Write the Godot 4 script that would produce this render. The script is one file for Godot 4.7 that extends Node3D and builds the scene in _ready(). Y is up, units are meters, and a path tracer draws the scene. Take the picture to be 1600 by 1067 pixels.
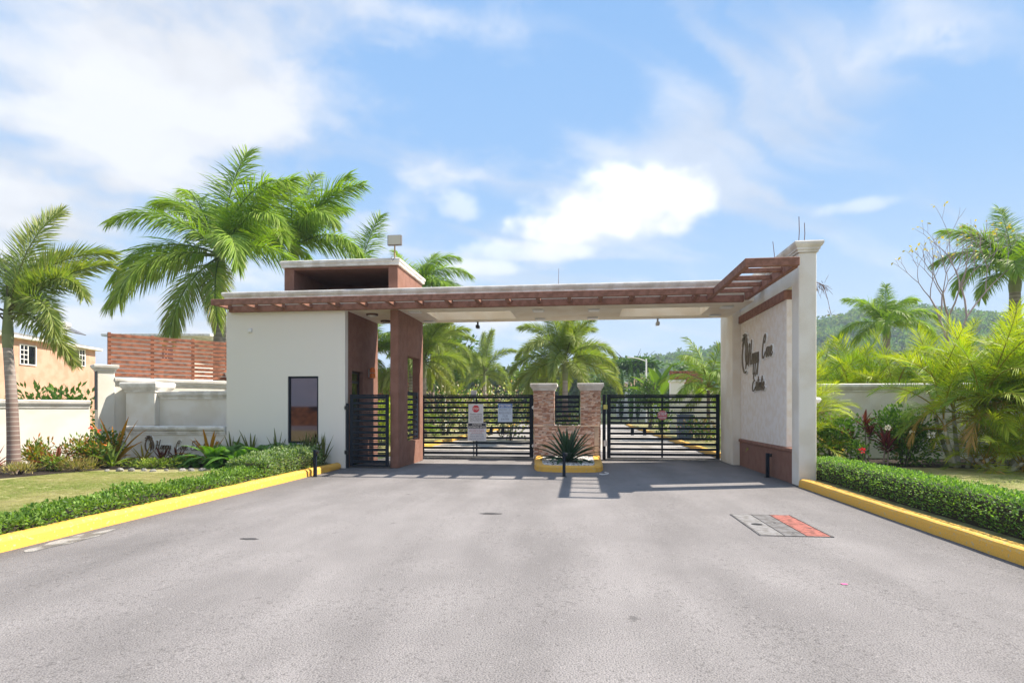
extends Node3D
# Gated entrance: camera at the origin, x to the right along the facade, z towards the camera.

const SUN_FROM := Vector3(3.46, 4.37, -1.06)
var rng := RandomNumberGenerator.new()
var M := {}
var counts := {}
var kept := {}


# ------------------------------------------------------------------ mesh builder
class MB:
	var v := PackedVector3Array()
	var n := PackedVector3Array()
	var c := PackedColorArray()
	var uv := PackedVector2Array()
	var uv2 := PackedVector2Array()
	var xf := Transform3D()
	var col := Color(1, 1, 1)

	func tri(a: Vector3, b: Vector3, d: Vector3, na: Vector3, nb: Vector3, nd: Vector3) -> void:
		if (b - a).cross(d - a).dot(na + nb + nd) > 0.0:
			v.append(a); v.append(d); v.append(b)
			n.append(na); n.append(nd); n.append(nb)
		else:
			v.append(a); v.append(b); v.append(d)
			n.append(na); n.append(nb); n.append(nd)
		c.append(col); c.append(col); c.append(col)

	func flat(a: Vector3, b: Vector3, d: Vector3, out: Vector3) -> void:
		var k := (b - a).cross(d - a).normalized()
		if k.dot(out) < 0.0:
			k = -k
		tri(a, b, d, k, k, k)

	func quad(a: Vector3, b: Vector3, d: Vector3, e: Vector3, out: Vector3) -> void:
		flat(a, b, d, out)
		flat(a, d, e, out)

	func box(at: Vector3, size: Vector3, bev := 0.0) -> void:
		var h := size * 0.5
		var k: float = minf(bev, minf(h.x, minf(h.y, h.z)) * 0.45)
		for ax in 3:
			for s: float in [-1.0, 1.0]:
				var u := (ax + 1) % 3
				var w := (ax + 2) % 3
				var o := Vector3.ZERO
				o[ax] = s
				var p := []
				for q in [[-1, -1], [1, -1], [1, 1], [-1, 1]]:
					var t := Vector3.ZERO
					t[ax] = s * h[ax]
					t[u] = q[0] * (h[u] - k)
					t[w] = q[1] * (h[w] - k)
					p.append(xf * (at + t))
				quad(p[0], p[1], p[2], p[3], xf.basis * o)
		if k > 0.0:
			for ax in 3:
				var u := (ax + 1) % 3
				var w := (ax + 2) % 3
				for su: float in [-1.0, 1.0]:
					for sw: float in [-1.0, 1.0]:
						var p := []
						for e in [[-1, 0], [1, 0], [1, 1], [-1, 1]]:
							var t := Vector3.ZERO
							t[ax] = e[0] * (h[ax] - k)
							t[u] = su * (h[u] - (k if e[1] else 0.0))
							t[w] = sw * (h[w] - (0.0 if e[1] else k))
							p.append(xf * (at + t))
						var o := Vector3.ZERO
						o[u] = su
						o[w] = sw
						quad(p[0], p[1], p[2], p[3], xf.basis * o)
			for sx: float in [-1.0, 1.0]:
				for sy: float in [-1.0, 1.0]:
					for sz: float in [-1.0, 1.0]:
						var s := Vector3(sx, sy, sz)
						flat(xf * (at + s * (h - Vector3(0, k, k))), xf * (at + s * (h - Vector3(k, 0, k))), xf * (at + s * (h - Vector3(k, k, 0))), xf.basis * s)

	func span(a: Vector3, b: Vector3, bev := 0.0) -> void:
		box((a + b) * 0.5, (b - a).abs(), bev)

	func tube(pts: Array, radii: Array, sides := 6, cols: Array = [], closed := true) -> void:
		var rings := []
		var norms := []
		var side := Vector3.ZERO
		for i in pts.size():
			var t: Vector3 = (pts[mini(i + 1, pts.size() - 1)] - pts[maxi(i - 1, 0)]).normalized()
			if side == Vector3.ZERO:
				side = t.cross(Vector3(0.31, 0.17, 0.93)).normalized()
			side = (side - t * side.dot(t)).normalized()
			var up := t.cross(side)
			var r := []
			var m := []
			for k in sides:
				var a := TAU * k / sides
				var d := side * cos(a) + up * sin(a)
				r.append(xf * (pts[i] + d * radii[i]))
				m.append(xf.basis * d)
			rings.append(r)
			norms.append(m)
		for i in pts.size() - 1:
			if cols.size():
				col = cols[i]
			for k in sides:
				var k2 := (k + 1) % sides
				tri(rings[i][k], rings[i][k2], rings[i + 1][k2], norms[i][k], norms[i][k2], norms[i + 1][k2])
				tri(rings[i][k], rings[i + 1][k2], rings[i + 1][k], norms[i][k], norms[i + 1][k2], norms[i + 1][k])
		if closed:
			for e in [0, pts.size() - 1]:
				var o: Vector3 = xf.basis * ((pts[0] - pts[1]) if e == 0 else (pts[e] - pts[e - 1]))
				for k in range(1, sides - 1):
					flat(rings[e][0], rings[e][k], rings[e][k + 1], o)

	# rectangular rings from a profile of (outwards, height), lid on top
	func cap(x0: float, x1: float, z0: float, z1: float, y: float, prof: Array, ends := Vector4(1, 1, 1, 1)) -> void:
		var rings := []
		for p in prof:
			var o: float = p[0]
			var h: float = y + p[1]
			rings.append([Vector3(x0 - o * ends.x, h, z0 - o * ends.z), Vector3(x1 + o * ends.y, h, z0 - o * ends.z), Vector3(x1 + o * ends.y, h, z1 + o * ends.w), Vector3(x0 - o * ends.x, h, z1 + o * ends.w)])
		var dirs := [Vector3(0, 0, -1), Vector3(1, 0, 0), Vector3(0, 0, 1), Vector3(-1, 0, 0)]
		for i in rings.size() - 1:
			for k in 4:
				var k2 := (k + 1) % 4
				var drop := Vector3.DOWN if prof[i + 1][0] > prof[i][0] else Vector3.UP
				quad(xf * rings[i][k], xf * rings[i][k2], xf * rings[i + 1][k2], xf * rings[i + 1][k], xf.basis * (dirs[k] + drop * 0.5))
		for e in [0, rings.size() - 1]:
			quad(xf * rings[e][0], xf * rings[e][1], xf * rings[e][2], xf * rings[e][3], xf.basis * (Vector3.DOWN if e == 0 else Vector3.UP))

	# profile (u, y) swept straight along z from z0 to z1, u measured along +x times sx
	func sweep(prof: Array, x: float, sx: float, z0: float, z1: float, steps := 1, wob := 0.0, rg: RandomNumberGenerator = null) -> void:
		var rows := []
		for s in steps + 1:
			var z := lerpf(z0, z1, float(s) / steps)
			var r := []
			var off := rg.randf_range(-wob, wob) if rg else 0.0
			for p in prof:
				r.append(xf * Vector3(x + (p[0] + off) * sx, p[1] + (off * 0.5 if p[1] > 0.05 else 0.0), z))
			rows.append(r)
		for s in steps:
			for i in prof.size() - 1:
				var d := Vector2(prof[i + 1][0] - prof[i][0], prof[i + 1][1] - prof[i][1])
				quad(rows[s][i], rows[s][i + 1], rows[s + 1][i + 1], rows[s + 1][i], xf.basis * Vector3(-d.y * sx, d.x, 0))
		for e in [0, steps]:
			for i in range(1, prof.size() - 1):
				flat(rows[e][0], rows[e][i], rows[e][i + 1], xf.basis * Vector3(0, 0, (z0 - z1) if e == 0 else (z1 - z0)))

	# a leaf blade: base, bend and tip; flat strips
	func blade(base: Vector3, dir: Vector3, wide: Vector3, length: float, width: float, droop: float, c0: Color, c1: Color, segs := 2) -> void:
		var d := dir.normalized()
		var p := base
		var w := (wide - d * wide.dot(d)).normalized()
		var l := p - w * width * 0.18
		var r := p + w * width * 0.18
		for s in segs:
			var t := float(s + 1) / segs
			d = (d + Vector3.DOWN * droop / segs).normalized()
			p += d * length / segs
			var k := d.cross(w).normalized()
			if k.y < 0.0:
				k = -k
			var half := width * 0.5 * (1.0 - t * t * 0.75) if s < segs - 1 else 0.0
			col = c0.lerp(c1, t - 0.5 / segs) * 1.65
			if half > 0.0:
				var l2 := p - w * half
				var r2 := p + w * half
				put3(l, r, r2, k)
				put3(l, r2, l2, k)
				l = l2
				r = r2
			else:
				put3(l, r, p, k)

	func put3(a: Vector3, b: Vector3, d: Vector3, k: Vector3) -> void:
		var g := (b - a).cross(d - a)
		v.append(a)
		if g.dot(k) > 0.0:
			v.append(d); v.append(b)
		else:
			v.append(b); v.append(d)
		var q := g.normalized()
		if q.dot(k) < 0.0:
			q = -q
		n.append(q); n.append(q); n.append(q)
		c.append(col); c.append(col); c.append(col)

	# a small oval leaf of four corners, folded a little along its middle
	func leaf(base: Vector3, dir: Vector3, wide: Vector3, length: float, width: float, k: Color) -> void:
		var d := dir.normalized()
		var w := (wide - d * wide.dot(d)).normalized()
		var up := d.cross(w)
		var mid := base + d * length * 0.5 - up * width * 0.12
		col = k * 1.6
		put3(base, mid + w * width * 0.5 + up * width * 0.14, mid - w * width * 0.5 + up * width * 0.14, up)
		put3(base + d * length, mid + w * width * 0.5 + up * width * 0.14, mid - w * width * 0.5 + up * width * 0.14, up)

	# thick-and-thin stroke standing proud of a plane: points in 2D, placed by xf (x right, y up, z out)
	func stroke(pts: Array, widths: Array, z0: float, z1: float) -> void:
		var L := []
		var R := []
		for i in pts.size():
			var t: Vector2 = (pts[mini(i + 1, pts.size() - 1)] - pts[maxi(i - 1, 0)]).normalized()
			var m: Vector2 = Vector2(-t.y, t.x) * widths[i] * 0.5
			L.append(pts[i] + m)
			R.append(pts[i] - m)
		var P := func(q: Vector2, z: float) -> Vector3: return xf * Vector3(q.x, q.y, z)
		for i in pts.size() - 1:
			quad(P.call(L[i], z1), P.call(R[i], z1), P.call(R[i + 1], z1), P.call(L[i + 1], z1), xf.basis * Vector3(0, 0, 1))
			var m: Vector2 = L[i] - R[i]
			quad(P.call(L[i], z0), P.call(L[i + 1], z0), P.call(L[i + 1], z1), P.call(L[i], z1), xf.basis * Vector3(m.x, m.y, 0))
			quad(P.call(R[i], z0), P.call(R[i + 1], z0), P.call(R[i + 1], z1), P.call(R[i], z1), xf.basis * Vector3(-m.x, -m.y, 0))
		for e in [0, pts.size() - 1]:
			var t: Vector2 = (pts[0] - pts[1]) if e == 0 else (pts[e] - pts[e - 1])
			quad(P.call(L[e], z0), P.call(R[e], z0), P.call(R[e], z1), P.call(L[e], z1), xf.basis * Vector3(t.x, t.y, 0))

	func mesh(mat: Material) -> ArrayMesh:
		var a := []
		a.resize(Mesh.ARRAY_MAX)
		a[Mesh.ARRAY_VERTEX] = v
		a[Mesh.ARRAY_NORMAL] = n
		a[Mesh.ARRAY_COLOR] = c
		if uv.size() == v.size():
			a[Mesh.ARRAY_TEX_UV] = uv
		if uv2.size() == v.size():
			a[Mesh.ARRAY_TEX_UV2] = uv2
		var m := ArrayMesh.new()
		m.add_surface_from_arrays(Mesh.PRIMITIVE_TRIANGLES, a)
		m.surface_set_material(0, mat)
		return m


# ------------------------------------------------------------------ naming
func put(o: Node3D, called: String, parent: Node = self) -> Node3D:
	var key := str(parent.get_instance_id()) + called
	var k: int = counts.get(key, 0)
	counts[key] = k + 1
	o.name = called if k == 0 else "%s_%03d" % [called, k]
	parent.add_child(o, true)
	return o


func tag(o: Node, label: String, category := "", group := "", kind := "") -> void:
	if label: o.set_meta("label", label)
	if category: o.set_meta("category", category)
	if group: o.set_meta("group", group)
	if kind: o.set_meta("kind", kind)


func thing(called: String, label: String, category: String, at := Vector3.ZERO, turn := 0.0, group := "") -> Node3D:
	var o := Node3D.new()
	put(o, called)
	o.position = at
	o.rotation.y = turn
	tag(o, label, category, group)
	return o


func inst(mesh: Mesh, called: String, parent: Node = self, at := Transform3D()) -> MeshInstance3D:
	var o := MeshInstance3D.new()
	o.mesh = mesh
	o.transform = at
	put(o, called, parent)
	return o


func part(mb: MB, called: String, mat: Material, parent: Node, label := "") -> MeshInstance3D:
	var o := inst(mb.mesh(mat), called, parent)
	if label: o.set_meta("label", label)
	return o


func bpart(a: Vector3, b: Vector3, called: String, mat: Material, parent: Node, bev := 0.008) -> MeshInstance3D:
	var m := MB.new()
	m.span(a, b, bev)
	return part(m, called, mat, parent)


func struct(mb: MB, called: String, mat: Material, label := "") -> MeshInstance3D:
	var o := inst(mb.mesh(mat), called)
	tag(o, label, "", "", "structure")
	return o


func scatter(called: String, mesh: Mesh, xfs: Array, cols: Array, parent: Node, label := "", category := "") -> void:
	var mm := MultiMesh.new()
	mm.transform_format = MultiMesh.TRANSFORM_3D
	mm.use_colors = true
	mm.mesh = mesh
	mm.instance_count = xfs.size()
	for i in xfs.size():
		mm.set_instance_transform(i, xfs[i])
		mm.set_instance_color(i, cols[i])
	var o := MultiMeshInstance3D.new()
	o.multimesh = mm
	put(o, called, parent)
	tag(o, label, category, "", "stuff")


# ------------------------------------------------------------------ materials
func lin(r: float, g: float, b: float) -> Color:
	return Color(r, g, b).linear_to_srgb()


func noise_tex(freq: float, lo: Color, hi: Color, px := 512, kind := FastNoiseLite.TYPE_SIMPLEX_SMOOTH, octaves := 4, sd := 1, offs: Array = []) -> NoiseTexture2D:
	var f := FastNoiseLite.new()
	f.noise_type = kind
	f.frequency = freq
	f.seed = sd
	f.fractal_octaves = octaves
	if octaves <= 1:
		f.fractal_type = FastNoiseLite.FRACTAL_NONE
	var g := Gradient.new()
	g.offsets = PackedFloat32Array([0.0, 1.0] if offs.is_empty() else offs)
	g.colors = PackedColorArray([lo, hi])
	var t := NoiseTexture2D.new()
	t.width = px
	t.height = px
	t.seamless = true
	t.noise = f
	t.color_ramp = g
	return t


func plain(r: float, g: float, b: float, rough := 0.7, metal := 0.0) -> StandardMaterial3D:
	var m := StandardMaterial3D.new()
	m.albedo_color = lin(r, g, b)
	m.roughness = rough
	m.metallic = metal
	return m


# rendered or painted surface: world-space grain, broad weathering and relief
func surface(base: Color, vary: float, tile: float, relief: float, rough := 0.85, stain := 0.12, stain_size := 6.0) -> StandardMaterial3D:
	var m := StandardMaterial3D.new()
	m.albedo_color = base
	m.roughness = rough
	m.uv1_triplanar = true
	m.uv1_world_triplanar = true
	m.uv1_scale = Vector3.ONE / tile
	m.uv2_triplanar = true
	m.uv2_world_triplanar = true
	m.uv2_scale = Vector3.ONE / stain_size
	var v := 1.0 - vary
	var key := "g%.3f" % vary
	if not kept.has(key):
		kept[key] = noise_tex(0.06, Color(v, v, v), Color.WHITE, 512, FastNoiseLite.TYPE_SIMPLEX_SMOOTH, 4, 3)
	m.albedo_texture = kept[key]
	if not kept.has("bump"):
		kept["bump"] = noise_tex(0.11, Color.BLACK, Color.WHITE, 512, FastNoiseLite.TYPE_SIMPLEX_SMOOTH, 4, 8)
	if relief > 0.0:
		m.heightmap_enabled = true
		m.heightmap_texture = kept["bump"]
		m.heightmap_scale = relief
	if stain > 0.0:
		var k2 := "s%.3f" % stain
		if not kept.has(k2):
			var w := 1.0 - stain
			kept[k2] = noise_tex(0.012, Color(w, w * 0.985, w * 0.96), Color.WHITE, 512, FastNoiseLite.TYPE_SIMPLEX_SMOOTH, 5, 21, [0.3, 0.62])
		m.detail_enabled = true
		m.detail_albedo = kept[k2]
		m.detail_blend_mode = BaseMaterial3D.BLEND_MODE_MUL
		m.detail_uv_layer = BaseMaterial3D.DETAIL_UV_2
	return m


# paint that has chipped off in places and shows the concrete under it
func chipped(m: StandardMaterial3D, bare: Color, share: float) -> void:
	var t := noise_tex(0.035, Color(bare, 0.0), Color(bare, 1.0), 512, FastNoiseLite.TYPE_SIMPLEX, 5, 55, [share, share + 0.03])
	m.detail_enabled = true
	m.detail_albedo = t
	m.detail_blend_mode = BaseMaterial3D.BLEND_MODE_MIX
	m.detail_uv_layer = BaseMaterial3D.DETAIL_UV_2
	m.uv2_triplanar = true
	m.uv2_world_triplanar = true
	m.uv2_scale = Vector3.ONE / 1.9


func leafy(rough := 0.5, back := 0.75, tint := Color(0.95, 1.0, 0.45)) -> StandardMaterial3D:
	var m := StandardMaterial3D.new()
	m.vertex_color_use_as_albedo = true
	m.roughness = rough
	m.metallic_specular = 0.4
	m.backlight_enabled = true
	m.backlight = Color(tint.r * back, tint.g * back, tint.b * back)
	m.cull_mode = BaseMaterial3D.CULL_DISABLED
	return m


func make_materials() -> void:
	M.stucco = surface(lin(0.84, 0.81, 0.75), 0.07, 0.5, 0.3, 0.9, 0.0)
	M.wall = surface(lin(0.83, 0.80, 0.735), 0.07, 0.6, 0.3, 0.9, 0.04, 7.0)
	M.cream = surface(lin(0.84, 0.78, 0.67), 0.05, 0.6, 0.25, 0.9, 0.03)
	M.trim = surface(lin(0.82, 0.805, 0.775), 0.06, 1.6, 0.12, 0.75, 0.12, 3.5)
	M.brown = surface(lin(0.30, 0.150, 0.110), 0.14, 0.35, 0.4, 0.9, 0.05, 2.5)
	M.brownwood = surface(lin(0.33, 0.160, 0.115), 0.14, 0.5, 0.2, 0.85, 0.12, 1.3)
	M.redwood = surface(lin(0.42, 0.15, 0.075), 0.25, 0.8, 0.2, 0.7, 0.3, 1.1)
	M.greyblock = surface(lin(0.16, 0.17, 0.18), 0.2, 0.8, 0.6, 0.9, 0.2)
	M.peach = surface(lin(0.64, 0.385, 0.285), 0.06, 2.0, 0.15, 0.9, 0.08)
	M.peachtrim = surface(lin(0.72, 0.55, 0.42), 0.08, 0.6, 0.1, 0.7, 0.1)
	M.coral = surface(lin(0.82, 0.77, 0.73), 0.03, 1.1, 0.12, 0.9, 0.025, 1.6)
	M.concrete = surface(lin(0.42, 0.41, 0.39), 0.25, 0.9, 0.5, 0.9, 0.3, 2.0)
	M.yellow = surface(lin(0.87, 0.485, 0.075), 0.10, 0.8, 0.35, 0.7, 0.13, 1.7)
	chipped(M.yellow, lin(0.55, 0.42, 0.24), 0.775)
	M.redpaint = surface(lin(0.47, 0.15, 0.115), 0.25, 0.5, 0.2, 0.75, 0.25, 0.8)
	M.steelcover = surface(lin(0.215, 0.21, 0.215), 0.25, 0.4, 0.15, 0.7, 0.2, 0.9)
	M.coverplate = surface(lin(0.285, 0.28, 0.285), 0.2, 0.4, 0.15, 0.8, 0.15, 0.9)
	M.soil = surface(lin(0.10, 0.065, 0.04), 0.5, 0.5, 2.0, 1.0, 0.4, 1.2)
	M.bark = surface(lin(0.20, 0.16, 0.13), 0.4, 0.3, 0.8, 0.95, 0.3, 0.9)
	M.navy = plain(0.010, 0.016, 0.027, 0.5)
	M.navy.metallic_specular = 0.3
	M.black = plain(0.012, 0.013, 0.015, 0.5)
	M.white = plain(0.80, 0.80, 0.79, 0.5)
	M.offwhite = plain(0.62, 0.63, 0.64, 0.45)
	M.galv = plain(0.45, 0.46, 0.47, 0.4, 0.7)
	M.bronze = plain(0.17, 0.125, 0.08, 0.5, 0.15)
	M.whiteback = plain(0.82, 0.82, 0.80, 0.55)
	M.rust = plain(0.14, 0.07, 0.045, 0.85)
	M.orange = plain(0.80, 0.20, 0.02, 0.3)
	M.red = plain(0.62, 0.02, 0.035, 0.45)
	M.blue = plain(0.035, 0.16, 0.50, 0.45)
	M.paleroad = surface(lin(0.56, 0.53, 0.51), 0.2, 1.4, 0.3, 0.95, 0.15, 6.0)
	M.acrylic = leafy(0.5, 1.0, Color(1, 1, 1))
	M.acrylic.vertex_color_use_as_albedo = false
	M.acrylic.albedo_color = lin(0.80, 0.79, 0.76)
	M.signblue = plain(0.56, 0.68, 0.84, 0.4)
	M.signwhite = plain(0.72, 0.75, 0.80, 0.4)
	M.ink = plain(0.03, 0.035, 0.05, 0.6)
	M.inkblue = plain(0.10, 0.15, 0.27, 0.6)
	M.inkred = plain(0.40, 0.09, 0.14, 0.6)
	M.fadered = plain(0.55, 0.16, 0.20, 0.5)
	M.lens = plain(0.55, 0.52, 0.42, 0.25)
	M.glass = plain(0.125, 0.105, 0.12, 0.03, 1.0)
	M.paint = StandardMaterial3D.new()
	M.paint.vertex_color_use_as_albedo = true
	M.paint.roughness = 0.85
	M.leaf = leafy(0.5, 0.95)
	M.waxy = leafy(0.38, 0.35)
	M.thin = leafy(0.5, 1.0, Color(1.0, 1.0, 0.35))
	M.petal = leafy(0.7, 0.5, Color(1, 0.9, 0.9))
	# asphalt: aggregate grains, with broad wear over it
	var a := StandardMaterial3D.new()
	a.albedo_texture = noise_tex(0.16, Color(0.635, 0.625, 0.628), Color(0.40, 0.393, 0.397), 1024, FastNoiseLite.TYPE_CELLULAR, 2, 5, [0.1, 0.95])
	a.uv1_triplanar = true
	a.uv1_world_triplanar = true
	a.uv1_scale = Vector3.ONE / 1.9
	a.roughness = 0.92
	a.metallic_specular = 0.35
	a.heightmap_enabled = true
	a.heightmap_texture = noise_tex(0.13, Color.WHITE, Color.BLACK, 1024, FastNoiseLite.TYPE_CELLULAR, 3, 6)
	a.heightmap_scale = 0.5
	a.detail_enabled = true
	a.detail_albedo = wear_image()
	a.detail_blend_mode = BaseMaterial3D.BLEND_MODE_MUL
	a.detail_uv_layer = BaseMaterial3D.DETAIL_UV_2
	M.asphalt = a
	M.asphalt_plain = a.duplicate()
	M.asphalt_plain.detail_enabled = false
	M.asphalt_plain.albedo_color = Color(0.92, 0.92, 0.92)
	# mown grass under the blades
	M.lawn = surface(lin(0.52, 0.49, 0.22), 0.30, 0.6, 0.8, 1.0, 0.16, 2.3)
	M.verge = surface(lin(0.12, 0.17, 0.06), 0.5, 3.0, 2.0, 1.0, 0.3, 40.0)


# wear of the driveway, one texel about 2 cm: tyre lanes, dark unworn edges, grit and drips
func wear_image() -> ImageTexture:
	var f := FastNoiseLite.new()
	f.seed = 77
	f.frequency = 0.006
	f.fractal_octaves = 5
	var g := FastNoiseLite.new()
	g.seed = 12
	g.frequency = 0.02
	g.fractal_octaves = 4
	var rg := RandomNumberGenerator.new()
	rg.seed = 401
	var W := 536
	var N := 1500
	var im := Image.create(W, N, false, Image.FORMAT_RGB8)
	for y in N:
		for x in W:
			var xm := x * 0.02
			# long smears along the lane, patches across it
			var bend := 14.0 * sin(y * 0.004)
			var a := f.get_noise_2d((x + bend) * 2.2, y * 0.45)
			var b := g.get_noise_2d(x, y * 0.8)
			var lane := 0.5 * (exp(-pow((xm - 2.6) / 0.55, 2.0)) + exp(-pow((xm - 4.4) / 0.6, 2.0)) + 0.6 * exp(-pow((xm - 7.3) / 0.7, 2.0)) + 0.6 * exp(-pow((xm - 9.0) / 0.6, 2.0)))
			var edge := exp(-xm / 0.55) + exp(-(10.72 - xm) / 0.35)
			var s := 0.90 + 0.11 * a + 0.06 * b + 0.09 * lane - 0.17 * edge
			# loose dark grit gathers in patches, pale chips elsewhere
			var r := rg.randf()
			if r < 0.13 * clampf(0.30 + b * 1.8 - a, 0.0, 1.0):
				s -= rg.randf_range(0.04, 0.17)
			elif r > 0.988:
				s += rg.randf_range(0.08, 0.2)
			s = clampf(s, 0.42, 1.0)
			im.set_pixel(x, y, Color(s, s * 0.995, s * 0.992))
	for k in 34:
		# drips and small stains
		var c := Vector2(rg.randf_range(30, W - 30), rg.randf_range(200, N - 30))
		var r := rg.randf_range(0.8, 2.2)
		var dark := rg.randf_range(0.80, 0.95)
		for yy in range(-6, 7):
			for xx in range(-6, 7):
				var q := Vector2(xx, yy * 0.8).length() + rg.randf_range(-0.7, 0.7)
				if q < r:
					im.set_pixel(int(c.x) + xx, int(c.y) + yy, im.get_pixel(int(c.x) + xx, int(c.y) + yy) * dark)
	return ImageTexture.create_from_image(im)


const EXPOSURE := 3.3
const SKY_LEVEL := 2.1


func _ready() -> void:
	rng.seed = 20
	var cam := Camera3D.new()
	cam.name = "camera"
	cam.projection = Camera3D.PROJECTION_FRUSTUM
	cam.near = 0.1
	cam.far = 4000.0
	cam.size = 0.1 * 1067.0 / 918.0
	cam.frustum_offset = Vector2(0.0, 0.1 * 106.5 / 918.0)
	cam.position = Vector3(0, 1.55, 0)
	cam.rotation.y = atan(108.0 / 918.0)
	add_child(cam)
	cam.current = true

	var env := Environment.new()
	env.background_mode = Environment.BG_SKY
	env.tonemap_mode = Environment.TONE_MAPPER_LINEAR
	env.tonemap_exposure = EXPOSURE
	env.sdfgi_enabled = true
	env.ssao_enabled = true
	env.ssil_enabled = true
	env.fog_enabled = true
	env.fog_density = 0.0006
	env.fog_light_color = Color(0.80, 0.88, 0.97)
	var sky := Sky.new()
	var pano := PanoramaSkyMaterial.new()
	pano.panorama = ImageTexture.create_from_image(sky_image())
	sky.sky_material = pano
	env.sky = sky
	var we := WorldEnvironment.new()
	we.name = "environment"
	we.environment = env
	add_child(we)

	var sun := DirectionalLight3D.new()
	sun.name = "sun"
	sun.light_energy = 0.98
	sun.light_color = Color(1.0, 0.955, 0.89)
	sun.light_angular_distance = 0.5
	sun.shadow_enabled = true
	sun.look_at_from_position(SUN_FROM, Vector3.ZERO)
	add_child(sun)

	make_materials()
	build_ground()
	build_canopy()
	build_gatehouse()
	build_sign_wall()
	build_gates()
	build_island()
	build_walls()
	build_houses()
	build_street_things()
	build_hills()
	build_palms()
	build_far_trees()
	build_left_bed()
	build_right_bed()
	build_hedges()
	build_behind_gate()
	build_grass()


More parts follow.
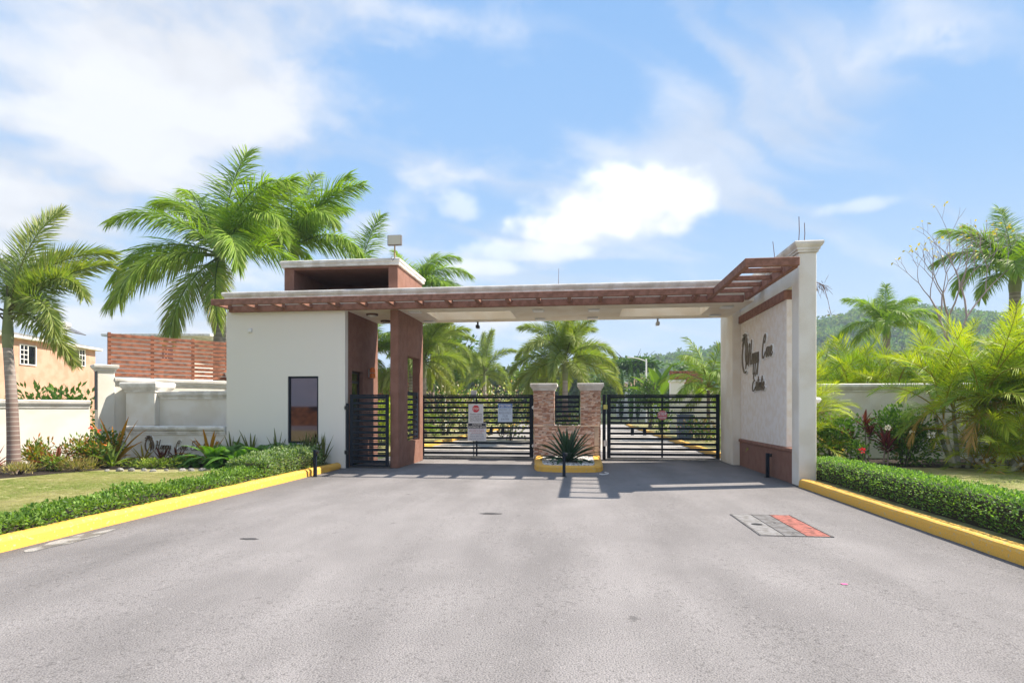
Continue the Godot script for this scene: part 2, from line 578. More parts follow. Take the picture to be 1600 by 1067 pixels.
# ------------------------------------------------------------------ sky
func sky_image() -> Image:
	var W := 2048
	var H := 1024
	var im := Image.create(W, H, false, Image.FORMAT_RGBF)
	var low := FastNoiseLite.new()
	low.seed = 4
	low.frequency = 0.62
	low.fractal_octaves = 5
	low.fractal_gain = 0.48
	low.domain_warp_enabled = true
	low.domain_warp_amplitude = 0.5
	low.domain_warp_frequency = 0.7
	var wisp := FastNoiseLite.new()
	wisp.seed = 31
	wisp.frequency = 0.8
	wisp.fractal_octaves = 6
	var fluff := FastNoiseLite.new()
	fluff.seed = 9
	fluff.frequency = 0.16
	fluff.fractal_octaves = 5
	fluff.fractal_gain = 0.5
	# heaps of cumulus: azimuth and height in degrees, half width, half height
	var heaps := [
		[8.5, 18.0, 7.4, 2.9], [12.0, 18.9, 6.8, 3.5], [15.0, 18.6, 4.6, 3.0], [4.6, 17.0, 5.0, 2.0], [1.5, 15.0, 6.5, 1.3, 0.55], [-3.0, 13.6, 4.6, 0.9, 0.5],
		[-5.4, 18.8, 2.2, 1.5, 0.45], [30.5, 16.6, 3.6, 0.7, 0.4], [58, 16, 7, 2.6], [64, 18, 5, 2.8], [92, 20, 8, 3], [127, 16, 9, 3], [133, 19, 6, 3],
		[-75, 18, 8, 3], [-120, 17, 9, 3], [-126, 20, 5, 3], [170, 19, 8, 3], [177, 22, 6, 3], [-155, 15, 7, 2]]
	var floor_c := Color(0.20, 0.20, 0.19) / SKY_LEVEL
	im.fill(floor_c)
	for j in H / 2 + 6:
		var el := (0.5 - (j + 0.5) / H) * PI
		var y := sin(el)
		var cy := cos(el)
		var eld := rad_to_deg(el)
		var g := clampf(maxf(eld, 0.0) / 55.0, 0.0, 1.0)
		var top := Color(0.145, 0.30, 0.57)
		var mid := Color(0.235, 0.395, 0.635)
		var hor := Color(0.43, 0.55, 0.67)
		var base: Color = hor.lerp(mid, smoothstep(0.0, 0.42, g)).lerp(top, smoothstep(0.25, 1.0, g))
		for i in W:
			var a := TAU * (i + 0.5) / W
			if a > PI:
				a -= TAU
			var dx := sin(a) * cy
			var dz := -cos(a) * cy
			var az := rad_to_deg(a) + 6.71
			var k := 1.0 / (maxf(y, 0.0) + 0.17)
			var px := dx * k
			var pz := dz * k
			var n := low.get_noise_2d(px, pz)
			# broad veils: a large one to the left of the gate and others round the sky
			var e := exp(-pow((az + 34.0) / 27.0, 2.0)) + 0.8 * exp(-pow((az - 88.0) / 30.0, 2.0)) + 0.8 * exp(-pow((az + 118.0) / 34.0, 2.0)) + 0.9 * exp(-pow((absf(az) - 178.0) / 26.0, 2.0))
			e -= 0.45 * exp(-pow((az - 27.0) / 17.0, 2.0))
			var n2 := low.get_noise_2d(px * 2.6 + 7.0, pz * 2.6 - 3.0)
			var n3 := wisp.get_noise_2d(px * 7.0, pz * 7.0)
			var d := smoothstep(-0.08, 0.95, e * 0.70 + n * 1.2 + n2 * 0.8 + n3 * 0.22 - 0.17) * 0.9
			# streaks drawn out by the wind
			var s := wisp.get_noise_2d((px * 0.83 - pz * 0.55) * 0.9, (px * 0.55 + pz * 0.83) * 5.0 + n * 1.2)
			var ru := (az - 21.0) * 0.93 + (eld - 23.5) * 0.36
			var rv := (eld - 23.5) * 0.93 - (az - 21.0) * 0.36
			var e2 := 1.1 * exp(-pow(ru / 20.0, 2.0) - pow(rv / 6.5, 2.0)) + 0.6 * exp(-pow((az + 70.0) / 30.0, 2.0)) + 0.6 * exp(-pow((az - 140.0) / 30.0, 2.0))
			var st := smoothstep(-0.25, 0.75, s * 0.9 + e2 * 0.75 - 0.26) * 0.56
			d = 1.0 - (1.0 - d) * (1.0 - st)
			# pale towards the skyline
			d = 1.0 - (1.0 - d) * (1.0 - 0.42 * exp(-maxf(eld, 0.0) / 7.0) * (0.6 + n))
			var lum := 0.54 + 0.13 * clampf(0.5 + n2 * 1.4, 0.0, 1.0)
			var cl := Color(lum * 0.985, lum * 0.99, lum * 1.02)
			# cumulus
			var f := -1.3
			var under := 0.0
			var share := 0.95
			for h in heaps:
				var da: float = az - h[0]
				if da > 180.0:
					da -= 360.0
				elif da < -180.0:
					da += 360.0
				if absf(da) < h[2] * 2.2:
					var de: float = eld - h[1]
					if absf(de) < h[3] * 2.4:
						var v: float = 1.0 - pow(da / h[2], 2.0) - pow(de / h[3], 2.0) * (1.5 if de < 0.0 else 1.0)
						if v > f:
							f = v
							share = h[4] if h.size() > 4 else 0.95
							under = clampf(-de / h[3], 0.0, 1.0)
			var col: Color = base.lerp(cl, clampf(d, 0.0, 1.0))
			if f > -1.2:
				var q := fluff.get_noise_3d(dx * 75.0, y * 100.0, dz * 75.0)
				var w := smoothstep(-0.35, 0.85, f * 0.95 + q * 0.95 + 0.04)
				var b := 0.80 - 0.15 * under + q * 0.12
				col = col.lerp(Color(b, b, b * 1.01), w * share)
			im.set_pixel(i, j, Color(col.r / SKY_LEVEL, col.g / SKY_LEVEL, col.b / SKY_LEVEL))
	return im


# ------------------------------------------------------------------ ground
func sheet(x0: float, x1: float, z0: float, z1: float, y: float) -> MB:
	var m := MB.new()
	m.quad(Vector3(x0, y, z0), Vector3(x1, y, z0), Vector3(x1, y, z1), Vector3(x0, y, z1), Vector3.UP)
	return m


func build_ground() -> void:
	struct(sheet(-2000, 2000, -2000, 900, -0.06), "ground", M.verge, "flat land stretching to the hills")
	var rd := sheet(-6.30, 4.42, -22.0, 8.5, 0.0)
	for p in rd.v:
		rd.uv2.append(Vector2((p.x + 6.30) / 10.72, (p.z + 22.0) / 30.5))
	struct(rd, "driveway", M.asphalt, "weathered grey asphalt driveway up to the gates")
	struct(sheet(-6.30, 4.42, -62, -22.0, 0.0), "inner_road", M.paleroad, "pale concrete road inside the gates")
	var bank := MB.new()
	for k in 24:
		var x0 := -90.0 + k * 7.5
		bank.quad(Vector3(x0, -0.05, 25.5), Vector3(x0 + 7.5, -0.05, 25.5), Vector3(x0 + 7.5, 2.2 + sin(k * 1.3 + 1.3) * 0.4, 29.0), Vector3(x0, 2.2 + sin(k * 1.3) * 0.4, 29.0), Vector3(0, 1, -1))
	struct(bank, "earth_bank", surface(lin(0.40, 0.17, 0.06), 0.4, 1.5, 1.5, 1.0, 0.4, 5.0), "reddish earth bank across the street behind the viewpoint")
	struct(sheet(-60, 60, 8.5, 24, 0.0), "street", M.asphalt_plain, "asphalt street behind the viewpoint")
	# kerbs with a rounded shoulder
	var prof := [[0.0, -0.02], [0.012, 0.11], [0.03, 0.145], [0.06, 0.158], [0.21, 0.15], [0.22, -0.02]]
	var rg := RandomNumberGenerator.new()
	rg.seed = 5
	var m := MB.new()
	m.sweep(prof, -6.25, -1.0, -14.1, 8.4, 70, 0.006, rg)
	# the rounded end against the gatehouse
	m.tube([Vector3(-6.36, 0.05, -14.09), Vector3(-6.36, 0.05, -14.60), Vector3(-6.40, 0.05, -14.86)], [0.112, 0.112, 0.105], 14)
	struct(m, "kerb_left", M.yellow, "yellow painted kerb along the left hedge")
	m = MB.new()
	m.sweep(prof, 4.35, 1.0, -12.40, 8.4, 64, 0.006, rg)
	struct(m, "kerb_right", M.yellow, "yellow painted kerb along the clipped right hedge")
	for s in [[-6.25, -1.0, "kerb_inner_left"], [4.35, 1.0, "kerb_inner_right"]]:
		m = MB.new()
		m.sweep(prof, s[0], s[1], -58, -19.4, 10, 0.005, rg)
		struct(m, s[2], M.yellow, "yellow kerb of the road inside the gates")
	# raised lawns
	m = MB.new()
	m.span(Vector3(-30, -0.05, -14.95), Vector3(-6.47, 0.118, 8.4))
	struct(m, "lawn_left", M.lawn, "mown lawn sloping away left of the driveway")
	m = MB.new()
	m.span(Vector3(4.57, -0.05, -18.6), Vector3(30, 0.118, 8.4))
	struct(m, "lawn_right", M.lawn, "mown lawn right of the clipped hedge")
	m = MB.new()
	m.span(Vector3(-40, -0.05, -60), Vector3(-6.47, 0.10, -19.4))
	m.span(Vector3(4.57, -0.05, -60), Vector3(40, 0.10, -19.4))
	struct(m, "lawn_inside", M.lawn, "lawns along the road inside the gates")
	# planting beds
	m = MB.new()
	m.quad(Vector3(-14.6, 0.124, -15.3), Vector3(-6.5, 0.124, -14.9), Vector3(-7.4, 0.124, -13.9), Vector3(-11.3, 0.124, -12.7), Vector3.UP)
	m.quad(Vector3(-14.4, 0.124, -15.2), Vector3(-11.3, 0.124, -12.7), Vector3(-12.2, 0.124, -10.2), Vector3(-18.5, 0.124, -7.6), Vector3.UP)
	struct(m, "bed_left", M.soil, "soil of the planting bed before the left walls")
	m = MB.new()
	m.quad(Vector3(4.75, 0.124, -18.3), Vector3(16, 0.124, -18.3), Vector3(16, 0.124, -14.9), Vector3(4.75, 0.124, -15.9), Vector3.UP)
	struct(m, "bed_right", M.soil, "soil of the planting bed before the right wall")
	# marks on the asphalt, thin sheets of their own
	blot("tar_spot", "dark tar spot on the asphalt before the left gate leaf", Vector3(-1.33, 0.004, -8.65), 0.17, 0.075, plain(0.05, 0.048, 0.05, 0.8), 3)
	blot("tar_spot", "faint dark tar spot on the asphalt near the left kerb", Vector3(-3.95, 0.004, -6.62), 0.12, 0.05, plain(0.055, 0.053, 0.055, 0.8), 4)
	blot("concrete_spill", "pale concrete smear at the foot of the left kerb", Vector3(-6.02, 0.004, -6.35), 0.15, 0.62, M.concrete, 5)
	blot("petal", "pink petal lying on the asphalt right of centre", Vector3(2.32, 0.005, -5.52), 0.03, 0.025, plain(0.6, 0.12, 0.3, 0.7), 6)


func blot(called: String, label: String, at: Vector3, rx: float, rz: float, mat: Material, sd: int) -> void:
	var rg := RandomNumberGenerator.new()
	rg.seed = sd
	var m := MB.new()
	var ring := []
	for k in 18:
		var a := TAU * k / 18
		var r := rg.randf_range(0.72, 1.1)
		ring.append(Vector3(cos(a) * rx * r, 0, sin(a) * rz * r))
	for k in 18:
		m.flat(Vector3.ZERO, ring[k], ring[(k + 1) % 18], Vector3.UP)
	var o := part(m, called, mat, self)
	o.position = at
	tag(o, label, called.replace("_", " "))


# ------------------------------------------------------------------ canopy over the gates
const CAP := [[0.0, 0.0], [0.03, 0.0], [0.03, 0.045], [0.055, 0.05], [0.055, 0.085], [0.08, 0.11], [0.105, 0.15], [0.11, 0.19], [0.095, 0.215], [0.06, 0.225]]


func build_canopy() -> void:
	var t := thing("entrance_canopy", "flat cream canopy with white moulded edge and brown slatted pergola over the gates", "canopy")
	# slab with two open skylights, built from butted strips
	var y0 := 4.2
	var y1 := 4.47
	var xs := [-9.5, -4.2, -1.88, 1.08, 3.32, 4.2]
	for i in 5:
		if i == 1 or i == 3:
			bpart(Vector3(xs[i], y0, -15.66), Vector3(xs[i + 1], y1, -14.9), "roof_slab", M.cream, t, 0.0)
			bpart(Vector3(xs[i], y0, -17.55), Vector3(xs[i + 1], y1, -17.02), "roof_slab", M.cream, t, 0.0)
		else:
			bpart(Vector3(xs[i], y0, -17.55), Vector3(xs[i + 1], y1, -14.9), "roof_slab", M.cream, t, 0.0)
	# white edge moulding: along the front, left and back of the slab
	var m := MB.new()
	m.cap(-9.46, 4.36, -15.1, -14.80, 4.47, CAP, Vector4(1, 0, 0, 1))
	part(m, "edge_moulding", M.trim, t)
	m = MB.new()
	m.cap(-9.46, -9.2, -17.55, -15.103, 4.47, CAP, Vector4(1, 0, 1, 0))
	part(m, "edge_moulding", M.trim, t)
	m = MB.new()
	m.cap(-9.197, 4.36, -17.55, -17.3, 4.47, CAP, Vector4(0, 0, 1, 0))
	part(m, "edge_moulding", M.trim, t)
	# upstands round the skylights
	for q in [[-4.2, -1.88], [1.08, 3.32]]:
		m = MB.new()
		m.span(Vector3(q[0] - 0.1, 4.472, -17.12), Vector3(q[0], 4.72, -15.56))
		m.span(Vector3(q[1], 4.472, -17.12), Vector3(q[1] + 0.1, 4.72, -15.56))
		m.span(Vector3(q[0], 4.472, -17.12), Vector3(q[1], 4.72, -17.02))
		m.span(Vector3(q[0], 4.472, -15.66), Vector3(q[1], 4.72, -15.56))
		part(m, "skylight_upstand", M.stucco, t)
		bpart(Vector3(q[0] - 0.12, 4.723, -17.14), Vector3(q[1] + 0.12, 4.74, -15.54), "skylight_panel", M.acrylic, t, 0.0)
	# pergola along the front
	bpart(Vector3(-9.42, 4.225, -14.12), Vector3(3.05, 4.375, -14.02), "pergola_beam", M.brownwood, t, 0.01)
	bpart(Vector3(-9.42, 4.165, -14.885), Vector3(3.93, 4.335, -14.79), "pergola_beam", M.brownwood, t, 0.01)
	var x := -9.37
	while x < 3.0:
		bpart(Vector3(x - 0.05, 4.235, -14.79), Vector3(x + 0.05, 4.35, -14.12), "pergola_rung", M.brownwood, t, 0.008)
		x += 0.757
	# pergola along the sign wall, reaching towards the street
	bpart(Vector3(3.05, 4.22, -14.79), Vector3(3.15, 4.38, -11.52), "pergola_beam", M.brownwood, t, 0.01)
	bpart(Vector3(3.93, 4.20, -14.79), Vector3(4.03, 4.38, -11.52), "pergola_beam", M.brownwood, t, 0.01)
	bpart(Vector3(3.05, 4.223, -11.52), Vector3(4.03, 4.383, -11.42), "pergola_beam", M.brownwood, t, 0.01)
	for k in 4:
		var z := -12.12 - 0.66 * k
		bpart(Vector3(3.15, 4.26, z - 0.05), Vector3(3.93, 4.345, z + 0.05), "pergola_rung", M.brownwood, t, 0.008)
	m = MB.new()
	m.tube([Vector3(-0.57, 4.69, -14.9), Vector3(-0.56, 5.12, -14.91)], [0.006, 0.005], 5)
	part(m, "reinforcing_bar", M.rust, t)
	# fittings under the soffit
	var where := {
		"square white soffit light beside the brown pier, front one": Vector3(-4.46, 4.2, -15.45), "square white soffit light beside the brown pier, rear one": Vector3(-4.50, 4.2, -17.18),
		"square white soffit light right of the left skylight, front one": Vector3(-1.13, 4.2, -15.6), "square white soffit light right of the left skylight, rear one": Vector3(-1.18, 4.2, -17.12),
		"square white soffit light left of the right skylight, front one": Vector3(0.34, 4.2, -15.7), "square white soffit light left of the right skylight, rear one": Vector3(0.33, 4.2, -17.08),
		"square white soffit light against the white sign wall, front one": Vector3(3.72, 4.2, -15.64), "square white soffit light against the white sign wall, rear one": Vector3(3.72, 4.2, -17.0)}
	for label in where:
		var o := thing("soffit_light", label, "ceiling light", where[label], 0.0, "square lights under the canopy")
		bpart(Vector3(-0.15, -0.035, -0.15), Vector3(0.15, -0.002, 0.15), "housing", M.offwhite, o, 0.008)
		bpart(Vector3(-0.125, -0.042, -0.125), Vector3(0.125, -0.036, 0.125), "diffuser", M.white, o, 0.002)
	for q in [["round flush light over the side gate, front one", Vector3(-5.75, 4.2, -15.7)], ["round flush light over the side gate, rear one", Vector3(-5.78, 4.2, -16.95)]]:
		var o := thing("round_soffit_light", q[0], "ceiling light", q[1], 0.0, "round lights over the side gate")
		m = MB.new()
		m.tube([Vector3(0, -0.05, 0), Vector3(0, -0.002, 0)], [0.15, 0.165], 24)
		part(m, "rim", M.rust, o)
		m = MB.new()
		m.tube([Vector3(0, -0.085, 0), Vector3(0, -0.07, 0), Vector3(0, -0.051, 0)], [0.06, 0.11, 0.135], 24)
		part(m, "diffuser", M.white, o)
	for q in [["small dark camera under the canopy edge over the left gate leaf", Vector3(-3.1, 4.2, -17.5), M.black], ["small grey camera under the canopy edge over the right gate leaf", Vector3(2.22, 4.2, -17.5), M.galv]]:
		var o := thing("security_camera", q[0], "camera", q[1])
		bpart(Vector3(-0.025, -0.10, -0.025), Vector3(0.025, -0.002, 0.025), "bracket", q[2], o, 0.004)
		bpart(Vector3(-0.05, -0.20, -0.09), Vector3(0.05, -0.10, 0.11), "camera_body", q[2], o, 0.012)
	# brown pier with an opening and a slatted guard
	var p := thing("brown_pier", "rough brown pier with a tall opening between the side gate and the left gate leaf", "pier")
	bpart(Vector3(-5.03, 0, -15.92), Vector3(-4.8, 4.198, -15.08), "pier_shaft", M.brown, p, 0.015)
	bpart(Vector3(-5.03, 0, -17.5), Vector3(-4.8, 4.198, -17.16), "pier_shaft", M.brown, p, 0.015)
	bpart(Vector3(-5.028, 0, -17.158), Vector3(-4.802, 0.66, -15.922), "sill_wall", M.brown, p, 0.0)
	bpart(Vector3(-5.028, 3.06, -17.158), Vector3(-4.802, 4.198, -15.922), "head_wall", M.brown, p, 0.0)
	var gd := thing("slatted_guard", "dark slatted metal guard filling the lower opening of the brown pier", "guard")
	gate_slats(gd, Vector3(-4.86, 0.70, -15.96), Vector3(0, 0, -1), 1.16, 1.36, 9, 0.03)
	# mast of the floodlight stands on the brown roof box
	var fl := thing("floodlight", "square floodlight on a short pole on the brown roof box", "floodlight", Vector3(-4.87, 5.56, -14.98))
	m = MB.new()
	m.tube([Vector3(0, 0, 0), Vector3(0, 0.30, 0)], [0.022, 0.02], 8)
	part(m, "pole", plain(0.42, 0.30, 0.16, 0.7), fl)
	bpart(Vector3(-0.19, 0.30, -0.05), Vector3(0.19, 0.575, 0.04), "lamp_housing", plain(0.15, 0.14, 0.14, 0.6), fl, 0.015)
	bpart(Vector3(-0.165, 0.322, 0.041), Vector3(0.165, 0.553, 0.05), "lamp_glass", M.lens, fl, 0.004)
	m = MB.new()
	m.tube([Vector3(-0.05, 0.02, 0.05), Vector3(-0.06, -0.06, 0.12), Vector3(-0.03, -0.12, 0.11), Vector3(0.03, -0.03, 0.08)], [0.008, 0.008, 0.008, 0.008], 6)
	part(m, "cable", M.black, fl)


# slats, thin rods between them and two stiles; origin at the lower corner, along "dir"
func gate_slats(parent: Node3D, at: Vector3, dir: Vector3, wide: float, high: float, count: int, deep := 0.04, stile := 0.09, rods := true) -> void:
	var turn := Basis(Vector3.UP, Vector3(1, 0, 0).signed_angle_to(dir, Vector3.UP))
	var pitch := (high - 0.05) / count
	var m := MB.new()
	m.box(Vector3.ZERO, Vector3(wide - stile * 2.0, 0.076, deep * 0.7), 0.006)
	var slat := m.mesh(M.navy)
	m = MB.new()
	m.box(Vector3.ZERO, Vector3(wide - stile * 2.0, 0.016, deep * 0.4), 0.0)
	var rod := m.mesh(M.navy)
	m = MB.new()
	m.box(Vector3.ZERO, Vector3(stile, high, deep), 0.006)
	var post := m.mesh(M.navy)
	m = MB.new()
	m.box(Vector3.ZERO, Vector3(wide - stile * 2.0, 0.034, deep * 0.85), 0.004)
	var rail := m.mesh(M.navy)
	var place := func(x: float, y: float) -> Transform3D: return Transform3D(turn, at + turn * Vector3(x, y, 0))
	inst(post, "stile", parent, place.call(stile * 0.5, high * 0.5))
	inst(post, "stile", parent, place.call(wide - stile * 0.5, high * 0.5))
	inst(rail, "top_rail", parent, place.call(wide * 0.5, high - 0.017))
	inst(rail, "bottom_rail", parent, place.call(wide * 0.5, 0.017))
	for k in count:
		inst(slat, "slat", parent, place.call(wide * 0.5, 0.05 + pitch * (k + 0.5)))
		if rods and k < count - 1:
			inst(rod, "rod", parent, place.call(wide * 0.5, 0.05 + pitch * (k + 1.0)))


# ------------------------------------------------------------------ gatehouse
func build_gatehouse() -> void:
	var t := thing("gatehouse", "white rendered guard house with a tall dark window under the canopy", "guard house")
	var z := -14.9
	var wx0 := -7.80
	var wx1 := -6.94
	var wy0 := 0.65
	var wy1 := 2.44
	# front wall in pieces round the window, one thickness
	bpart(Vector3(-9.55, 0, z - 0.2), Vector3(wx0, 4.197, z), "front_wall", M.stucco, t, 0.0)
	bpart(Vector3(wx1, 0, z - 0.2), Vector3(-6.2, 4.197, z), "front_wall", M.stucco, t, 0.0)
	bpart(Vector3(wx0, 0, z - 0.2), Vector3(wx1, wy0, z), "front_wall", M.stucco, t, 0.0)
	bpart(Vector3(wx0, wy1, z - 0.2), Vector3(wx1, 4.197, z), "front_wall", M.stucco, t, 0.0)
	bpart(Vector3(-9.55, 0, -17.5), Vector3(-9.35, 4.197, z - 0.203), "left_wall", M.stucco, t, 0.0)
	bpart(Vector3(-9.348, 0, -17.5), Vector3(-6.45, 4.197, -17.3), "rear_wall", M.stucco, t, 0.0)
	# brown side wall with its door
	bpart(Vector3(-6.45, 0, -15.45), Vector3(-6.23, 4.197, z - 0.203), "side_wall", M.brown, t, 0.0)
	bpart(Vector3(-6.45, 2.62, -16.25), Vector3(-6.23, 4.197, -15.452), "side_wall", M.brown, t, 0.0)
	bpart(Vector3(-6.45, 0, -17.5), Vector3(-6.23, 4.197, -16.252), "side_wall", M.brown, t, 0.0)
	bpart(Vector3(-9.35, 0, -17.3), Vector3(-6.45, 0.06, -15.1), "floor", M.concrete, t, 0.0)
	var d := bpart(Vector3(-6.40, 0.02, -16.245), Vector3(-6.33, 2.61, -15.457), "door", M.black, t, 0.004)
	bpart(Vector3(-6.328, 1.25, -16.13), Vector3(-6.322, 2.28, -15.57), "door_glass", M.glass, d, 0.0)
	bpart(Vector3(-6.328, 2.36, -16.13), Vector3(-6.322, 2.55, -15.57), "door_glass", M.glass, d, 0.0)
	bpart(Vector3(-6.32, 0.98, -15.60), Vector3(-6.27, 1.12, -15.56), "handle", M.galv, d, 0.004)
	# tall window
	var w := MB.new()
	w.span(Vector3(wx0 + 0.002, wy0 + 0.002, z - 0.12), Vector3(wx0 + 0.05, wy1 - 0.002, z - 0.03), 0.004)
	w.span(Vector3(wx1 - 0.05, wy0 + 0.002, z - 0.12), Vector3(wx1 - 0.002, wy1 - 0.002, z - 0.03), 0.004)
	w.span(Vector3(wx0 + 0.05, wy0 + 0.002, z - 0.12), Vector3(wx1 - 0.05, wy0 + 0.05, z - 0.03), 0.004)
	w.span(Vector3(wx0 + 0.05, wy1 - 0.05, z - 0.12), Vector3(wx1 - 0.05, wy1 - 0.002, z - 0.03), 0.004)
	var win := part(w, "window", M.navy, t)
	bpart(Vector3(wx0 + 0.05, wy0 + 0.05, z - 0.085), Vector3(wx1 - 0.05, wy1 - 0.05, z - 0.065), "pane", M.glass, win, 0.0)
	# brown roof box: open to the front, white slab on top
	var bx0 := -7.95
	var bx1 := -4.80
	var b := bpart(Vector3(bx0, 4.475, -17.4), Vector3(bx0 + 0.27, 5.36, -15.01), "roof_box", M.brown, t, 0.0)
	bpart(Vector3(bx1 - 0.25, 4.475, -17.4), Vector3(bx1, 5.36, -15.01), "box_side", M.brown, b, 0.0)
	bpart(Vector3(bx0 + 0.27, 4.475, -17.4), Vector3(bx1 - 0.25, 5.36, -17.2), "box_back", M.brown, b, 0.0)
	bpart(Vector3(bx0 + 0.27, 4.475, -17.2), Vector3(bx1 - 0.25, 4.50, -15.02), "box_floor", M.brown, b, 0.0)
	bpart(Vector3(bx0 + 0.27, 5.30, -17.2), Vector3(bx1 - 0.25, 5.358, -15.02), "box_ceiling", M.brown, b, 0.0)
	var m := MB.new()
	m.cap(bx0, bx1, -17.4, -15.0, 5.362, [[0.0, 0.0], [0.06, 0.0], [0.06, 0.07], [0.085, 0.09], [0.085, 0.155], [0.05, 0.175]])
	part(m, "box_coping", M.trim, b)
	var l := thing("wall_light", "small white square light high on the white guard house wall", "wall light", Vector3(-8.86, 3.67, z))
	bpart(Vector3(-0.055, -0.05, 0.0), Vector3(0.055, 0.06, 0.02), "back_plate", M.offwhite, l, 0.004)
	bpart(Vector3(-0.045, -0.04, 0.021), Vector3(0.045, 0.05, 0.07), "shade", M.white, l, 0.012)
	var s := thing("warning_beacon", "orange warning beacon on the brown guard house wall by the door", "beacon", Vector3(-6.23, 2.62, -16.75))
	bpart(Vector3(0.0, -0.12, -0.07), Vector3(0.03, 0.12, 0.07), "bracket", M.galv, s, 0.004)
	m = MB.new()
	m.tube([Vector3(0.11, -0.14, 0), Vector3(0.11, 0.0, 0)], [0.085, 0.08], 14)
	m.tube([Vector3(0.11, 0.02, 0), Vector3(0.11, 0.12, 0), Vector3(0.11, 0.17, 0)], [0.08, 0.075, 0.05], 14)
	part(m, "lamp", M.orange, s)


# ------------------------------------------------------------------ sign wall on the right
func build_sign_wall() -> void:
	var t := thing("sign_wall", "tall cream wall with a pale stone sign panel, brown base and open slot on the right", "wall")
	bpart(Vector3(4.37, 0, -12.85), Vector3(4.71, 4.72, -12.45), "front_column", M.wall, t, 0.012)
	bpart(Vector3(4.20, 0, -18.4), Vector3(4.71, 4.72, -17.0), "rear_column", M.cream, t, 0.012)
	bpart(Vector3(4.395, 4.14, -16.998), Vector3(4.69, 4.72, -12.852), "head_wall", M.wall, t, 0.0)
	bpart(Vector3(4.42, 0.74, -16.998), Vector3(4.60, 4.138, -13.32), "sign_panel", M.coral, t, 0.006)
	bpart(Vector3(4.36, 3.935, -16.998), Vector3(4.56, 4.137, -13.30), "lintel", M.brownwood, t, 0.012)
	bpart(Vector3(4.395, 0, -16.998), Vector3(4.63, 0.66, -12.852), "base_wall", M.brown, t, 0.0)
	bpart(Vector3(4.36, 0.662, -16.998), Vector3(4.65, 0.738, -12.853), "base_coping", M.brownwood, t, 0.012)
	var m := MB.new()
	m.cap(4.37, 4.71, -18.4, -12.45, 4.722, CAP)
	part(m, "wall_coping", M.trim, t)
	for q in [Vector3(4.55, 4.9, -14.5), Vector3(4.47, 4.94, -12.75), Vector3(4.56, 4.94, -12.7)]:
		m = MB.new()
		var lean := Vector3(0.03 * (q.z + 13.0), 0.62 if q.z < -14.0 else (0.6 if q.x < 4.5 else 0.45), 0)
		m.tube([q, q + lean * 0.5 + Vector3(0.012, 0, 0), q + lean], [0.008, 0.008, 0.007], 5)
		part(m, "reinforcing_bar", M.rust, t)
	# lettering stands proud of the panel and reads towards the street
	var sg := thing("estate_lettering", "bronze script lettering with palm emblem, two lines, on the pale stone panel", "lettering", Vector3(4.42, 0, 0))
	var face := Basis(Vector3(0, 0, 1), Vector3(0, 1, 0), Vector3(-1, 0, 0))
	emblem(sg, Transform3D(face, Vector3(0, 2.98, -16.38)), 0.44)
	write_script(sg, "Happy", Transform3D(face, Vector3(0, 2.72, -16.08)), 0.27, 0.60)
	write_script(sg, "Cove", Transform3D(face, Vector3(0, 2.80, -14.92)), 0.235, 0.80)
	write_script(sg, "Estate", Transform3D(face, Vector3(0, 2.03, -15.74)), 0.20, 0.92)
	# box on the outer side of the column
	var bx := thing("junction_box", "pale grey socket box on the outer side of the sign wall's front column", "junction box", Vector3(4.71, 1.72, -12.66))
	bpart(Vector3(0.0, -0.10, -0.07), Vector3(0.06, 0.10, 0.07), "box_body", M.offwhite, bx, 0.01)
	m = MB.new()
	m.tube([Vector3(0.061, 0.02, 0.01), Vector3(0.12, 0.02, 0.01), Vector3(0.14, 0.01, 0.01)], [0.06, 0.06, 0.045], 14)
	part(m, "cover", M.white, bx)
	# dried roots and leaves hanging off the coping at the outer side
	var dr := thing("dried_epiphyte", "dry tangle of stems and dead leaves hanging off the sign wall's outer edge", "dead plant", Vector3(4.71, 4.05, -12.7))
	var rg := RandomNumberGenerator.new()
	rg.seed = 40
	m = MB.new()
	m.tube([Vector3(0, 0.12, 0), Vector3(0.10, 0.10, 0.02), Vector3(0.22, 0.03, 0.03), Vector3(0.30, -0.25, 0.03), Vector3(0.36, -0.55, 0.03)], [0.012, 0.01, 0.008, 0.005, 0.004], 5)
	for k in 26:
		var a := Vector3(rg.randf_range(0.02, 0.24), rg.randf_range(0.0, 0.12), rg.randf_range(-0.04, 0.06))
		var e := a + Vector3(rg.randf_range(-0.06, 0.18), rg.randf_range(-0.30, 0.05), rg.randf_range(-0.06, 0.06))
		m.tube([a, (a + e) * 0.5 + Vector3(rg.randf_range(-0.03, 0.03), 0.03, 0), e], [0.004, 0.004, 0.003], 4)
	part(m, "stem", M.rust, dr)
	m = MB.new()
	for k in 14:
		var a := Vector3(rg.randf_range(0.02, 0.26), rg.randf_range(0.0, 0.14), rg.randf_range(-0.04, 0.06)) if k < 8 else Vector3(0.36, -0.56, 0.03) + Vector3(rg.randf_range(-0.02, 0.02), 0, 0)
		var dv := Vector3(rg.randf_range(-0.2, 1.0), rg.randf_range(-0.9, 0.7), rg.randf_range(-0.3, 0.3))
		m.blade(a, dv, Vector3(0, 0, 1), rg.randf_range(0.12, 0.26), 0.03, 0.3, Color(0.05, 0.035, 0.03), Color(0.12, 0.07, 0.05))
	part(m, "dead_leaf", M.leaf, dr)


